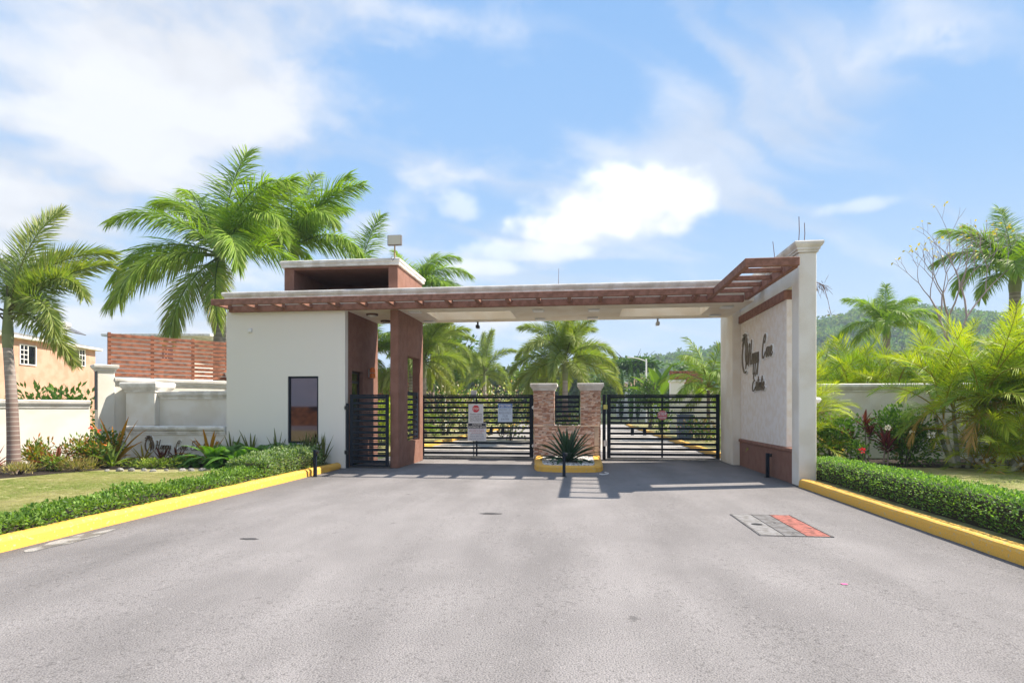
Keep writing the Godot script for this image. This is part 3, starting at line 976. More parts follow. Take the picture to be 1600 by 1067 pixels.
# ------------------------------------------------------------------ script lettering
func glyphs() -> Dictionary:
	# pen paths in units of the x-height, on the base line; each entry: advance, then strokes
	return {
		"H": [2.05, [[0.10, 1.75], [0.42, 2.05], [0.62, 1.9], [0.52, 1.2], [0.42, 0.5], [0.28, 0.0], [0.02, -0.1]], [[1.62, 2.35], [1.48, 2.05], [1.32, 1.2], [1.22, 0.4], [1.30, 0.02], [1.55, 0.08], [1.80, 0.4]], [[0.15, 0.92], [0.55, 1.06], [0.95, 1.05], [1.40, 1.15]]],
		"a": [1.0, [[0.72, 0.92], [0.42, 1.0], [0.14, 0.72], [0.08, 0.3], [0.26, 0.02], [0.52, 0.22], [0.72, 0.72], [0.78, 0.98]], [[0.78, 0.98], [0.70, 0.4], [0.78, 0.05], [1.05, 0.28]]],
		"p": [1.0, [[-0.02, 0.3], [0.18, 0.98], [0.16, 0.4], [0.02, -0.5], [-0.08, -1.0]], [[0.12, 0.45], [0.38, 0.92], [0.66, 0.92], [0.74, 0.5], [0.50, 0.06], [0.22, 0.14]], [[0.55, 0.08], [0.80, 0.1], [1.0, 0.3]]],
		"y": [1.0, [[-0.02, 0.55], [0.14, 0.98], [0.16, 0.4], [0.32, 0.06], [0.58, 0.3], [0.74, 0.96]], [[0.76, 1.0], [0.66, 0.2], [0.46, -0.7], [0.16, -1.05], [0.02, -0.75], [0.40, -0.25], [0.95, 0.3]]],
		"C": [1.75, [[1.12, 1.72], [1.30, 2.1], [1.06, 2.35], [0.62, 2.05], [0.26, 1.3], [0.16, 0.5], [0.40, -0.02], [0.86, 0.1], [1.40, 0.62]], [[1.12, 1.72], [0.92, 1.5], [0.80, 1.75]]],
		"o": [0.9, [[0.46, 0.98], [0.16, 0.78], [0.06, 0.36], [0.28, 0.02], [0.58, 0.2], [0.68, 0.66], [0.48, 0.98], [0.62, 0.82], [0.92, 0.78]]],
		"v": [0.9, [[-0.02, 0.6], [0.16, 0.98], [0.20, 0.4], [0.36, 0.02], [0.60, 0.45], [0.66, 0.95], [0.90, 0.85]]],
		"e": [0.9, [[0.06, 0.36], [0.42, 0.5], [0.60, 0.8], [0.42, 1.0], [0.16, 0.76], [0.10, 0.28], [0.34, 0.0], [0.66, 0.14], [0.92, 0.4]]],
		"E": [1.7, [[1.20, 1.82], [1.26, 2.15], [0.96, 2.35], [0.54, 2.1], [0.50, 1.6], [0.92, 1.28], [0.52, 1.2], [0.20, 0.8], [0.22, 0.2], [0.58, -0.05], [1.05, 0.12], [1.55, 0.55]]],
		"s": [0.85, [[-0.02, 0.2], [0.30, 0.7], [0.42, 1.1], [0.46, 0.8], [0.58, 0.35], [0.40, 0.0], [0.10, 0.1]], [[0.42, 0.02], [0.68, 0.1], [0.88, 0.35]]],
		"t": [0.75, [[0.40, 1.75], [0.30, 1.1], [0.22, 0.35], [0.36, 0.02], [0.58, 0.12], [0.78, 0.35]], [[-0.02, 1.22], [0.36, 1.30], [0.82, 1.26]]],
	}


func smooth_path(raw: Array) -> Array:
	var cv := Curve2D.new()
	for i in raw.size():
		var p := Vector2(raw[i][0], raw[i][1])
		var a := Vector2(raw[maxi(i - 1, 0)][0], raw[maxi(i - 1, 0)][1])
		var b := Vector2(raw[mini(i + 1, raw.size() - 1)][0], raw[mini(i + 1, raw.size() - 1)][1])
		var tg := (b - a) * 0.19
		cv.add_point(p, -tg, tg)
	var out := []
	var n := maxi(6, int(cv.get_baked_length() / 0.12))
	for i in n + 1:
		out.append(cv.sample_baked(cv.get_baked_length() * i / n, true))
	return out


func pen_stroke(front: MB, back: MB, pts: Array, size: float, at: Vector2, heavy := 0.15) -> void:
	var q := []
	var w := []
	var w2 := []
	for i in pts.size():
		q.append(at + pts[i] * size)
		var d: Vector2 = (pts[mini(i + 1, pts.size() - 1)] - pts[maxi(i - 1, 0)]).normalized()
		var u := float(i) / (pts.size() - 1)
		var taper := clampf(minf(u, 1.0 - u) * 7.0, 0.35, 1.0)
		var thick := heavy * (0.55 + 0.75 * absf(d.y)) * taper * size
		w.append(thick)
		w2.append(thick + 0.20 * size)
	front.stroke(q, w, 0.034, 0.055)
	back.stroke(q, w2, 0.0, 0.033)


func write_script(parent: Node3D, text: String, at: Transform3D, size: float, squeeze := 1.0) -> void:
	var g := glyphs()
	var x := 0.0
	for ch in text:
		var front := MB.new()
		var back := MB.new()
		front.xf = at * Transform3D(Basis.from_scale(Vector3(squeeze, 1, 1)), Vector3.ZERO)
		back.xf = front.xf
		var e: Array = g[ch]
		for k in range(1, e.size()):
			# a slight slant to the right
			var pts := []
			for p in smooth_path(e[k]):
				pts.append(Vector2(p.x + p.y * 0.16, p.y))
			pen_stroke(front, back, pts, size, Vector2(x, 0))
		var l := part(front, "letter", M.bronze, parent)
		part(back, "letter_backing", M.whiteback, l)
		x += e[0] * size * 0.93


# crescent with a palm tree leaning in it
func emblem(parent: Node3D, at: Transform3D, r: float) -> void:
	var front := MB.new()
	var back := MB.new()
	front.xf = at
	back.xf = at
	var pts := []
	var w := []
	var w2 := []
	for i in 30:
		var a := lerpf(1.95, 5.15, i / 29.0)
		pts.append(Vector2(cos(a) * r * 0.62, sin(a) * r))
		var k := sin(PI * i / 29.0)
		w.append(r * (0.03 + 0.17 * k))
		w2.append(r * (0.14 + 0.17 * k))
	front.stroke(pts, w, 0.034, 0.055)
	back.stroke(pts, w2, 0.0, 0.033)
	var o := part(front, "crescent", M.bronze, parent)
	part(back, "crescent_backing", M.whiteback, o)
	front = MB.new()
	back = MB.new()
	front.xf = at
	back.xf = at
	var ring := []
	for i in 17:
		var a := lerpf(-0.6, 1.25, i / 16.0)
		ring.append([cos(a) * 0.62, sin(a)])
	for raw in [ring, [[0.12, -0.78], [0.30, -0.2], [0.20, 0.45], [-0.12, 0.98]], [[0.30, -0.55], [0.10, -0.1], [0.12, 0.3], [0.34, 0.5], [0.46, 0.2], [0.30, -0.1]]]:
		pen_stroke(front, back, smooth_path(raw), r, Vector2.ZERO, 0.13)
	o = part(front, "palm_stem", M.bronze, parent)
	part(back, "palm_stem_backing", M.whiteback, o)
	front = MB.new()
	back = MB.new()
	front.xf = at
	back.xf = at
	for f in [[-0.62, 0.62], [-0.66, 0.98], [-0.45, 1.30], [0.02, 1.36], [0.36, 1.22], [0.46, 0.90], [0.28, 0.62]]:
		var tip := Vector2(f[0], f[1])
		var root := Vector2(-0.12, 1.0)
		var bow := (root + tip) * 0.5 + Vector2(0, 0.16)
		pen_stroke(front, back, smooth_path([[root.x, root.y], [bow.x, bow.y], [tip.x, tip.y]]), r, Vector2.ZERO, 0.16)
	o = part(front, "palm_frond", M.bronze, parent)
	part(back, "palm_frond_backing", M.whiteback, o)


# ------------------------------------------------------------------ gates
func text_part(parent: Node3D, text: String, called: String, at: Vector3, high: float, mat: Material, wide := 0.0, bold := true) -> void:
	var f := SystemFont.new()
	f.font_names = PackedStringArray(["Droid Sans"])
	if bold:
		f.font_weight = 700
	var t := TextMesh.new()
	t.font = f
	t.text = text
	t.font_size = 32
	t.pixel_size = high / 23.0
	t.depth = 0.0016
	t.curve_step = 1.5
	t.material = mat
	var o := MeshInstance3D.new()
	o.mesh = t
	o.position = at
	if wide > 0.0:
		var w := t.get_aabb().size.x
		if w > wide:
			o.scale.x = wide / w
	put(o, called, parent)


func octagon(r: float, z0: float, z1: float) -> MB:
	var m := MB.new()
	var p := []
	for k in 8:
		var a := TAU * (k + 0.5) / 8
		p.append(Vector2(cos(a), sin(a)) * r)
	for k in 8:
		var k2 := (k + 1) % 8
		m.flat(Vector3(0, 0, z1), Vector3(p[k].x, p[k].y, z1), Vector3(p[k2].x, p[k2].y, z1), Vector3(0, 0, 1))
		m.quad(Vector3(p[k].x, p[k].y, z0), Vector3(p[k2].x, p[k2].y, z0), Vector3(p[k2].x, p[k2].y, z1), Vector3(p[k].x, p[k].y, z1), Vector3(p[k].x, p[k].y, 0))
	return m


func build_gates() -> void:
	var z := -18.42
	var g := thing("driveway_gate", "left leaf of the dark slatted driveway gate carrying three notice signs", "gate", Vector3.ZERO, 0.0, "sliding driveway gates")
	gate_slats(g, Vector3(-5.13, 0.04, z), Vector3(1, 0, 0), 3.64, 1.98, 12, 0.05, 0.12)
	bpart(Vector3(-3.33, 0.08, z - 0.05), Vector3(-3.28, 1.98, z - 0.018), "middle_post", M.navy, g, 0.0)
	for x in [-2.83, -2.46]:
		bpart(Vector3(x - 0.05, 0.76, z + 0.02), Vector3(x + 0.05, 0.96, z + 0.04), "clamp_plate", M.navy, g, 0.003)
	g = thing("driveway_gate", "right leaf of the dark slatted driveway gate carrying one faded red octagon", "gate", Vector3.ZERO, 0.0, "sliding driveway gates")
	gate_slats(g, Vector3(0.80, 0.04, z), Vector3(1, 0, 0), 3.38, 1.98, 12, 0.05, 0.11)
	bpart(Vector3(2.45, 0.08, z - 0.05), Vector3(2.50, 1.98, z - 0.018), "middle_post", M.navy, g, 0.0)
	for x in [1.57, 1.94]:
		bpart(Vector3(x - 0.05, 0.76, z + 0.02), Vector3(x + 0.05, 0.96, z + 0.04), "clamp_plate", M.navy, g, 0.003)
	var p := thing("gate_post", "dark square gate post between the right stone pillar and the right gate leaf", "post", Vector3(0.71, 0, z))
	bpart(Vector3(-0.05, 0, -0.05), Vector3(0.05, 2.02, 0.05), "shaft", M.navy, p, 0.006)
	bpart(Vector3(-0.02, 0.42, 0.051), Vector3(0.10, 0.60, 0.09), "hinge", M.white, p, 0.01)
	bpart(Vector3(-0.02, 1.56, 0.051), Vector3(0.10, 1.70, 0.09), "hinge", plain(0.55, 0.58, 0.16, 0.5), p, 0.01)
	for q in [["round white gate roller high beside the left stone pillar", 1.62], ["round white gate roller low beside the left stone pillar", 0.42]]:
		var o := thing("gate_roller", q[0], "roller", Vector3(-1.48, q[1], z + 0.06))
		var m := MB.new()
		m.tube([Vector3(0, 0, -0.03), Vector3(0, 0, 0.03)], [0.055, 0.055], 14)
		part(m, "wheel", M.white, o)
		m = MB.new()
		m.tube([Vector3(0, 0, 0.031), Vector3(0, 0, 0.05)], [0.018, 0.018], 8)
		part(m, "axle", M.galv, o)
	# ground track
	bpart(Vector3(-5.2, 0.004, z - 0.09), Vector3(-1.5, 0.03, z + 0.09), "gate_track", M.concrete, self, 0.004).set_meta("label", "pale concrete track under the left gate leaf")
	bpart(Vector3(0.75, 0.004, z - 0.09), Vector3(4.19, 0.03, z + 0.09), "gate_track", M.concrete, self, 0.004).set_meta("label", "pale concrete track under the right gate leaf")
	get_node("gate_track").set_meta("category", "gate track")
	get_node("gate_track_001").set_meta("category", "gate track")
	# side gate
	g = thing("side_gate", "narrow dark slatted pedestrian gate beside the guard house", "gate")
	gate_slats(g, Vector3(-6.10, 0.05, -15.0), Vector3(1, 0, 0), 1.06, 1.90, 12, 0.045, 0.085)
	p = thing("side_gate_post", "slim dark hinge post of the pedestrian gate against the white wall", "post", Vector3(-6.165, 0, -14.98))
	bpart(Vector3(-0.03, 0, -0.03), Vector3(0.03, 1.72, 0.03), "shaft", M.navy, p, 0.004)
	for y in [0.42, 1.60]:
		bpart(Vector3(-0.07, y - 0.05, 0.031), Vector3(0.04, y + 0.05, 0.08), "hinge", M.black, p, 0.01)
	# notices on the left leaf
	var zs := z + 0.03
	var s := thing("notice_sign", "white notice with a red stop octagon over four lines of text", "sign", Vector3(-3.32, 1.43, zs))
	bpart(Vector3(-0.24, -0.30, 0), Vector3(0.24, 0.30, 0.004), "board", M.signwhite, s, 0.001)
	var oc := part(octagon(0.118, 0.0042, 0.006), "octagon", M.red, s)
	oc.position = Vector3(0, 0.145, 0)
	text_part(s, "STOP", "lettering", Vector3(0, 0.145, 0.0070), 0.085, M.white, 0.19)
	var y := -0.025
	for line in ["Please notify", "Occupants in", "Each Vehicle", "AUTHORITY"]:
		text_part(s, line, "lettering", Vector3(0, y, 0.0050), 0.052, M.ink, 0.38, false)
		y -= 0.07
	s = thing("notice_sign", "caution notice for automatic gates with a black heading above red and blue lines", "sign", Vector3(-3.285, 0.845, zs))
	bpart(Vector3(-0.30, -0.283, 0), Vector3(0.30, 0.283, 0.004), "board", M.signwhite, s, 0.001)
	bpart(Vector3(-0.285, 0.11, 0.0043), Vector3(0.285, 0.270, 0.0053), "heading", M.ink, s, 0.0)
	text_part(s, "CAUTION", "lettering", Vector3(0, 0.233, 0.0063), 0.052, M.white, 0.30)
	text_part(s, "AUTOMATIC GATES", "lettering", Vector3(0, 0.155, 0.0063), 0.056, M.white, 0.54)
	y = 0.070
	var i := 0
	for line in ["STAY CLEAR OF THE GATES", "NO PLAYING OR CLIMBING", "ON OR NEAR GATES", "USE AT YOUR OWN RISK", "VEHICLES ONE AT A TIME", "DO NOT STOP IN GATEWAY", "PEDESTRIANS USE SIDE GATE"]:
		text_part(s, line, "lettering", Vector3(0, y, 0.0050), 0.027, M.inkred if i < 3 else M.inkblue, 0.5 if i != 2 else 0.36)
		y -= 0.051
		i += 1
	s = thing("notice_sign", "pale notice with a blue visitors heading asking for photo identification", "sign", Vector3(-2.38, 1.45, zs))
	bpart(Vector3(-0.23, -0.29, 0), Vector3(0.23, 0.29, 0.004), "board", M.signblue, s, 0.001)
	bpart(Vector3(-0.225, 0.155, 0.0043), Vector3(0.225, 0.285, 0.0053), "heading", M.blue, s, 0.0)
	text_part(s, "VISITORS", "lettering", Vector3(0, 0.22, 0.0063), 0.085, M.white, 0.40)
	y = 0.09
	for line in ["PHOTO I.D.", "REQUIRED", "FOR", "ENTRY"]:
		text_part(s, line, "lettering", Vector3(0, y, 0.0050), 0.066, M.inkblue, 0.38, false)
		y -= 0.098
	s = thing("stop_sign", "faded pink red stop octagon on the right gate leaf", "sign", Vector3(2.475, 1.38, zs))
	part(octagon(0.155, 0.0, 0.004), "board", M.fadered, s)
	text_part(s, "STOP", "lettering", Vector3(0, 0.04, 0.0052), 0.095, M.signwhite, 0.24)
	text_part(s, "SLOW DOWN", "lettering", Vector3(0, -0.075, 0.0052), 0.04, M.signwhite, 0.22)
	s = thing("info_plate", "small grey blank plate standing just above the left gate leaf", "sign", Vector3(-3.45, 0, -18.72))
	bpart(Vector3(-0.09, 1.95, 0), Vector3(0.09, 2.17, 0.02), "plate", M.offwhite, s, 0.003)
	bpart(Vector3(-0.02, 0, -0.03), Vector3(0.02, 2.1, -0.002), "stake", M.galv, s, 0.0)


# ------------------------------------------------------------------ stone pillars and planted island
func stone_clad(parent: Node3D, x0: float, x1: float, y0: float, y1: float, z: float, sd: int, axis := 0) -> void:
	# thin stones of uneven length and depth in courses, each with its own tone
	var rg := RandomNumberGenerator.new()
	rg.seed = sd
	var m := MB.new()
	var tones := [Color(0.58, 0.36, 0.26), Color(0.47, 0.25, 0.17), Color(0.66, 0.47, 0.36), Color(0.36, 0.19, 0.14), Color(0.70, 0.55, 0.46), Color(0.54, 0.36, 0.29), Color(0.60, 0.48, 0.42)]
	var y := y0
	while y < y1 - 0.01:
		var h := minf(rg.randf_range(0.032, 0.05), y1 - y)
		var x := x0
		while x < x1 - 0.004:
			var w := rg.randf_range(0.05, 0.15)
			if x + w > x1 - 0.04:
				w = x1 - x
			var deep := rg.randf_range(0.010, 0.026)
			var t: Color = tones[rg.randi() % tones.size()]
			var k := rg.randf_range(0.9, 1.25)
			m.col = Color(t.r * k, t.g * k, t.b * k)
			if axis == 0:
				m.span(Vector3(x + 0.002, y + 0.002, z), Vector3(x + w - 0.002, y + h - 0.002, z + deep))
			else:
				m.span(Vector3(z, y + 0.002, x + 0.002), Vector3(z + deep * signf(axis), y + h - 0.002, x + w - 0.002))
			x += w
		y += h
	var o := part(m, "stone_cladding", M.paint, parent)
	o.set_meta("kind", "stuff")


func build_island() -> void:
	var mortar := plain(0.30, 0.20, 0.15, 0.95)
	for q in [[-1.47, -0.83, "left stone pillar with white moulded cap between the gate leaves", 61], [-0.02, 0.60, "right stone pillar with white moulded cap between the gate leaves", 62]]:
		var t := thing("stone_pillar", q[2], "pillar", Vector3.ZERO, 0.0, "stone pillars of the gate")
		bpart(Vector3(q[0] + 0.02, 0, -18.68), Vector3(q[1] - 0.02, 2.14, -18.22), "core", mortar, t, 0.0)
		stone_clad(t, q[0] + 0.02, q[1] - 0.02, 0.0, 2.135, -18.22, q[3])
		stone_clad(t, -18.68, -18.20, 0.0, 2.135, q[0] + 0.02, q[3] + 10, -1)
		stone_clad(t, -18.68, -18.20, 0.0, 2.135, q[1] - 0.02, q[3] + 20, 1)
		var m := MB.new()
		m.cap(q[0], q[1], -18.68, -18.2, 2.14, [[0.0, 0.0], [0.025, 0.0], [0.025, 0.05], [0.05, 0.06], [0.075, 0.11], [0.10, 0.13], [0.10, 0.20], [0.085, 0.225]])
		part(m, "pillar_cap", M.trim, t)
	var f := thing("infill_fence", "short dark slatted fence panel between the two stone pillars", "fence")
	gate_slats(f, Vector3(-0.805, 1.08, -18.42), Vector3(1, 0, 0), 0.76, 0.92, 6, 0.04, 0.03)
	# low stone wall of the planter
	var w := thing("planter_wall", "low stone clad wall with a pale coping behind the agave", "wall")
	bpart(Vector3(-1.42, 0, -18.17), Vector3(0.40, 1.03, -18.02), "core", mortar, w, 0.0)
	stone_clad(w, -1.42, 0.40, 0.0, 1.03, -18.02, 71)
	bpart(Vector3(-1.45, 1.032, -18.18), Vector3(0.56, 1.065, -17.97), "coping", M.peachtrim, w, 0.006)
	bpart(Vector3(0.402, 0, -18.17), Vector3(0.53, 1.03, -17.99), "edge_trim", M.peachtrim, w, 0.004)
	# island kerb: a tube-shouldered ring with rounded front corners
	var ring := []
	for e in [[-1.36, -17.95], [-1.34, -17.0], [-1.27, -16.0], [-1.20, -15.2], [-1.12, -14.82], [-0.95, -14.64], [-0.6, -14.55], [-0.29, -14.53], [0.05, -14.55], [0.36, -14.64], [0.50, -14.82], [0.56, -15.2], [0.57, -16.0], [0.57, -17.0], [0.57, -17.95]]:
		ring.append(Vector2(e[0], e[1]))
	var prof := [[0.12, -0.02], [0.115, 0.12], [0.085, 0.155], [0.0, 0.165], [-0.09, 0.155], [-0.10, -0.02]]
	var m := MB.new()
	var rows := []
	for i in ring.size():
		var t: Vector2 = (ring[mini(i + 1, ring.size() - 1)] - ring[maxi(i - 1, 0)]).normalized()
		var o := Vector2(-t.y, t.x)
		if o.dot(ring[i] - Vector2(-0.35, -16.6)) < 0.0:
			o = -o
		var r := []
		for p in prof:
			var q: Vector2 = ring[i] + o * (p[0] - 0.12)
			r.append([Vector3(q.x, p[1], q.y), o])
		rows.append(r)
	for i in rows.size() - 1:
		for k in prof.size() - 1:
			var d := Vector2(prof[k + 1][0] - prof[k][0], prof[k + 1][1] - prof[k][1])
			var o: Vector2 = rows[i][k][1]
			var out := Vector3(o.x, 0, o.y) * d.y + Vector3.UP * -d.x
			m.quad(rows[i][k][0], rows[i][k + 1][0], rows[i + 1][k + 1][0], rows[i + 1][k][0], out)
	struct(m, "kerb_island", M.yellow, "rounded yellow kerb of the agave island between the gates")
	m = MB.new()
	for i in ring.size() - 1:
		var c := Vector3(-0.36, 0.10, -17.0)
		m.flat(c, Vector3(ring[i].x * 0.9 - 0.03, 0.10, ring[i].y - 0.15), Vector3(ring[i + 1].x * 0.9 - 0.03, 0.10, ring[i + 1].y - 0.15), Vector3.UP)
	struct(m, "bed_island", M.soil, "soil of the agave island")
	# white pebbles
	var rg := RandomNumberGenerator.new()
	rg.seed = 8
	var sp := SphereMesh.new()
	sp.radius = 0.5
	sp.height = 1.0
	sp.radial_segments = 7
	sp.rings = 4
	var pm := plain(1, 1, 1, 0.7)
	pm.albedo_color = Color.WHITE
	pm.vertex_color_use_as_albedo = true
	sp.material = pm
	var xfs := []
	var cols := []
	for k in 900:
		var p := Vector3(rg.randf_range(-1.2, 0.48), 0.125, rg.randf_range(-17.8, -14.72))
		if p.z > -15.1 and absf(p.x + 0.33) > 0.70:
			continue
		var s := rg.randf_range(0.05, 0.10)
		xfs.append(Transform3D(Basis(Vector3.UP, rg.randf() * TAU) * Basis.from_scale(Vector3(s, s * 0.6, s * rg.randf_range(0.7, 1.1))), p))
		var b := rg.randf_range(0.35, 0.8)
		cols.append(Color(b, b * 0.98, b * 0.95))
	scatter("pebbles", sp, xfs, cols, self, "white pebbles covering the soil round the agave", "pebbles")
	# agave: three leaf shapes, one mesh instance per leaf
	var a := thing("agave", "large dark green agave with spreading pointed leaves on the yellow island", "plant", Vector3(-0.36, 0.11, -16.0))
	var kinds := []
	for e in [[1.0, 0.25], [1.0, 0.65], [0.95, 1.1], [0.8, 1.5]]:
		var b := MB.new()
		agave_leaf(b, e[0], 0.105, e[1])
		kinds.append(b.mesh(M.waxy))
	for k in 62:
		var u := k / 61.0
		var up := lerpf(80.0, 8.0, pow(u, 0.85)) + rg.randf_range(-6, 6)
		var kind := 0 if u < 0.35 else (1 if u < 0.65 else (2 if u < 0.85 else 3))
		var s := rg.randf_range(0.88, 1.12) * lerpf(0.92, 1.08, u)
		var bs := Basis(Vector3.UP, k * 2.39996 + rg.randf_range(-0.2, 0.2)) * Basis(Vector3(0, 0, 1), deg_to_rad(up)) * Basis.from_scale(Vector3(s, s, s))
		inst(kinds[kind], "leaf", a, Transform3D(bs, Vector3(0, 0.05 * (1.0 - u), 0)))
	m = MB.new()
	m.tube([Vector3(0, -0.05, 0), Vector3(0, 0.16, 0)], [0.10, 0.06], 10)
	part(m, "stem", M.bark, a)
	# scrap of white cable on the asphalt beside the island
	m = MB.new()
	m.tube([Vector3(0.58, 0.012, -14.55), Vector3(0.66, 0.012, -14.35), Vector3(0.62, 0.014, -14.15), Vector3(0.50, 0.012, -14.1), Vector3(0.44, 0.012, -14.18)], [0.012, 0.012, 0.012, 0.012, 0.012], 6)
	var cb := part(m, "cable_scrap", M.white, self)
	tag(cb, "curled scrap of white cable on the asphalt at the island's right corner", "cable")


func agave_leaf(b: MB, length: float, width: float, droop: float) -> void:
	# a channelled, tapering leaf along +x
	var n := 7
	var prev := []
	var d := Vector3(1, 0, 0)
	var p := Vector3(0.03, 0, 0)
	for i in n + 1:
		var u := float(i) / n
		var w := width * 0.5 * (0.62 + 1.1 * u - 1.72 * u * u * u) if u < 1.0 else 0.002
		w = maxf(w, 0.003)
		var up := Vector3(-d.y, d.x, 0)
		var row := [p + Vector3(0, 0, -w) + up * w * 0.35, p - up * w * 0.25, p + Vector3(0, 0, w) + up * w * 0.35]
		if i > 0:
			for s in 2:
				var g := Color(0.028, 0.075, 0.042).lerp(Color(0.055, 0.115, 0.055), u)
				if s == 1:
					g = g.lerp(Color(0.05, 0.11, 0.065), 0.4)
				b.col = g
				b.put3(prev[s], prev[s + 1], row[s + 1], up)
				b.put3(prev[s], row[s + 1], row[s], up)
		prev = row
		d = d.rotated(Vector3(0, 0, 1), -droop / n * (0.4 + u))
		p += d * length / n


# ------------------------------------------------------------------ walls left and right
func build_walls() -> void:
	var t := thing("bench_wall", "low white wall with a moulded coping and bronze script lettering left of the guard house", "wall")
	bpart(Vector3(-12.45, 0, -15.2), Vector3(-9.56, 0.86, -14.96), "wall_body", M.wall, t, 0.0)
	var m := MB.new()
	m.cap(-12.45, -9.60, -15.2, -14.96, 0.86, [[0.0, 0.0], [0.03, 0.0], [0.03, 0.05], [0.055, 0.055], [0.055, 0.09], [0.09, 0.12], [0.115, 0.16], [0.115, 0.215], [0.09, 0.235]], Vector4(1, 0, 0, 1))
	part(m, "coping", M.trim, t)
	var lg := thing("wall_lettering", "bronze script lettering with palm emblem on the low white wall", "lettering", Vector3(0, 0, -14.96))
	emblem(lg, Transform3D(Basis(), Vector3(-11.83, 0.56, 0)), 0.20)
	write_script(lg, "Happy", Transform3D(Basis(), Vector3(-11.66, 0.46, 0)), 0.115, 0.72)
	write_script(lg, "Cove", Transform3D(Basis(), Vector3(-11.06, 0.45, 0)), 0.11, 0.80)
	write_script(lg, "Estate", Transform3D(Basis(), Vector3(-10.62, 0.45, 0)), 0.105, 0.86)
	# wall and piers behind it, parallel to the facade
	t = thing("side_wall", "plain white wall with a square pier at its left end, behind the low lettered wall", "wall")
	bpart(Vector3(-12.30, 0, -16.1), Vector3(-9.56, 1.86, -15.9), "wall_body", M.wall, t, 0.0)
	m = MB.new()
	m.cap(-12.30, -9.56, -16.1, -15.9, 1.86, [[0.0, 0.0], [0.03, 0.0], [0.03, 0.06], [0.05, 0.065], [0.09, 0.13], [0.09, 0.21], [0.07, 0.23]], Vector4(0, 0, 1, 1))
	part(m, "coping", M.trim, t)
	bpart(Vector3(-13.22, 0, -16.35), Vector3(-12.303, 2.06, -15.72), "pier", M.wall, t, 0.01)
	m = MB.new()
	m.cap(-13.22, -12.303, -16.35, -15.72, 2.06, [[0.0, 0.0], [0.03, 0.0], [0.03, 0.06], [0.05, 0.065], [0.10, 0.14], [0.12, 0.24], [0.09, 0.29]])
	part(m, "pier_cap", M.trim, t)
	bpart(Vector3(-10.1, 0, -16.5), Vector3(-9.56, 2.12, -16.15), "pier", M.wall, t, 0.01)
	m = MB.new()
	m.cap(-10.1, -9.56, -16.5, -16.15, 2.12, [[0.0, 0.0], [0.03, 0.0], [0.03, 0.06], [0.10, 0.14], [0.10, 0.22]], Vector4(1, 0, 1, 1))
	part(m, "pier_cap", M.trim, t)
	# flared boundary wall: tall part with a wooden screen, running back behind the side wall
	var a := Vector3(-13.80, 0, -15.35)
	var ang := Vector3(1, 0, 0).signed_angle_to(Vector3(0.60, 0, -0.80), Vector3.UP)
	t = thing("tall_boundary_wall", "tall white wall in sunlight with a capped column, carrying a red slatted screen", "wall", a, ang)
	bpart(Vector3(0, 0, -0.32), Vector3(0.42, 2.66, 0.02), "column", M.wall, t, 0.01)
	bpart(Vector3(-0.012, 1.55, -0.31), Vector3(-0.001, 2.655, 0.01), "bare_end", M.greyblock, t, 0.0)
	m = MB.new()
	m.cap(0, 0.42, -0.32, 0.02, 2.66, [[0.0, 0.0], [0.03, 0.0], [0.03, 0.05], [0.05, 0.055], [0.09, 0.11], [0.10, 0.17], [0.08, 0.19]])
	part(m, "column_cap", M.trim, t)
	bpart(Vector3(0.422, 0, -0.25), Vector3(3.6, 2.28, -0.05), "wall_body", M.wall, t, 0.0)
	m = MB.new()
	m.cap(0.422, 3.6, -0.25, -0.05, 2.28, [[0.0, 0.0], [0.03, 0.0], [0.03, 0.05], [0.05, 0.055], [0.09, 0.12], [0.10, 0.19], [0.08, 0.21]], Vector4(0, 1, 1, 1))
	part(m, "coping", M.trim, t)
	bpart(Vector3(3.62, 0, -0.33), Vector3(3.86, 2.62, 0.03), "column", M.wall, t, 0.01)
	m = MB.new()
	m.cap(3.62, 3.86, -0.33, 0.03, 2.62, [[0.0, 0.0], [0.03, 0.0], [0.03, 0.05], [0.07, 0.12], [0.07, 0.16]])
	part(m, "column_cap", M.trim, t)
	var f := thing("slatted_screen", "reddish brown horizontal slat screen on top of the tall white wall", "fence", a, ang)
	for k in 10:
		m = MB.new()
		var y := 2.53 + k * 0.128
		m.span(Vector3(0.28, y, -0.17), Vector3(3.70, y + 0.102, -0.145), 0.004)
		part(m, "slat", M.redwood, f)
	for x in [0.33, 1.45, 2.6, 3.65]:
		bpart(Vector3(x - 0.04, 2.492, -0.25), Vector3(x + 0.04, 3.82, -0.172), "post", M.redwood, f, 0.005)
	# low boundary wall, coming on towards the street
	var e := Vector3(-13.88, 0, -15.22)
	var ang2 := Vector3(1, 0, 0).signed_angle_to(Vector3(0.46, 0, -0.89), Vector3.UP)
	t = thing("low_boundary_wall", "low white boundary wall in full sun behind the foxtail palm", "wall", e, ang2)
	bpart(Vector3(-8.0, 0, -0.25), Vector3(-0.01, 1.60, -0.05), "wall_body", M.wall, t, 0.0)
	m = MB.new()
	m.cap(-8.0, -0.02, -0.25, -0.05, 1.60, [[0.0, 0.0], [0.025, 0.0], [0.025, 0.05], [0.045, 0.055], [0.08, 0.12], [0.09, 0.19], [0.07, 0.215]], Vector4(1, 0, 1, 1))
	part(m, "coping", M.trim, t)
	# wall on the right
	t = thing("right_boundary_wall", "shaded grey white boundary wall with a rounded coping behind the right shrubs", "wall")
	bpart(Vector3(4.72, 0, -18.75), Vector3(22, 2.08, -18.55), "wall_body", M.wall, t, 0.0)
	m = MB.new()
	m.cap(4.72, 22, -18.75, -18.55, 2.08, [[0.0, 0.0], [0.03, 0.0], [0.03, 0.05], [0.05, 0.055], [0.09, 0.11], [0.115, 0.16], [0.11, 0.22], [0.08, 0.24]], Vector4(0, 1, 1, 1))
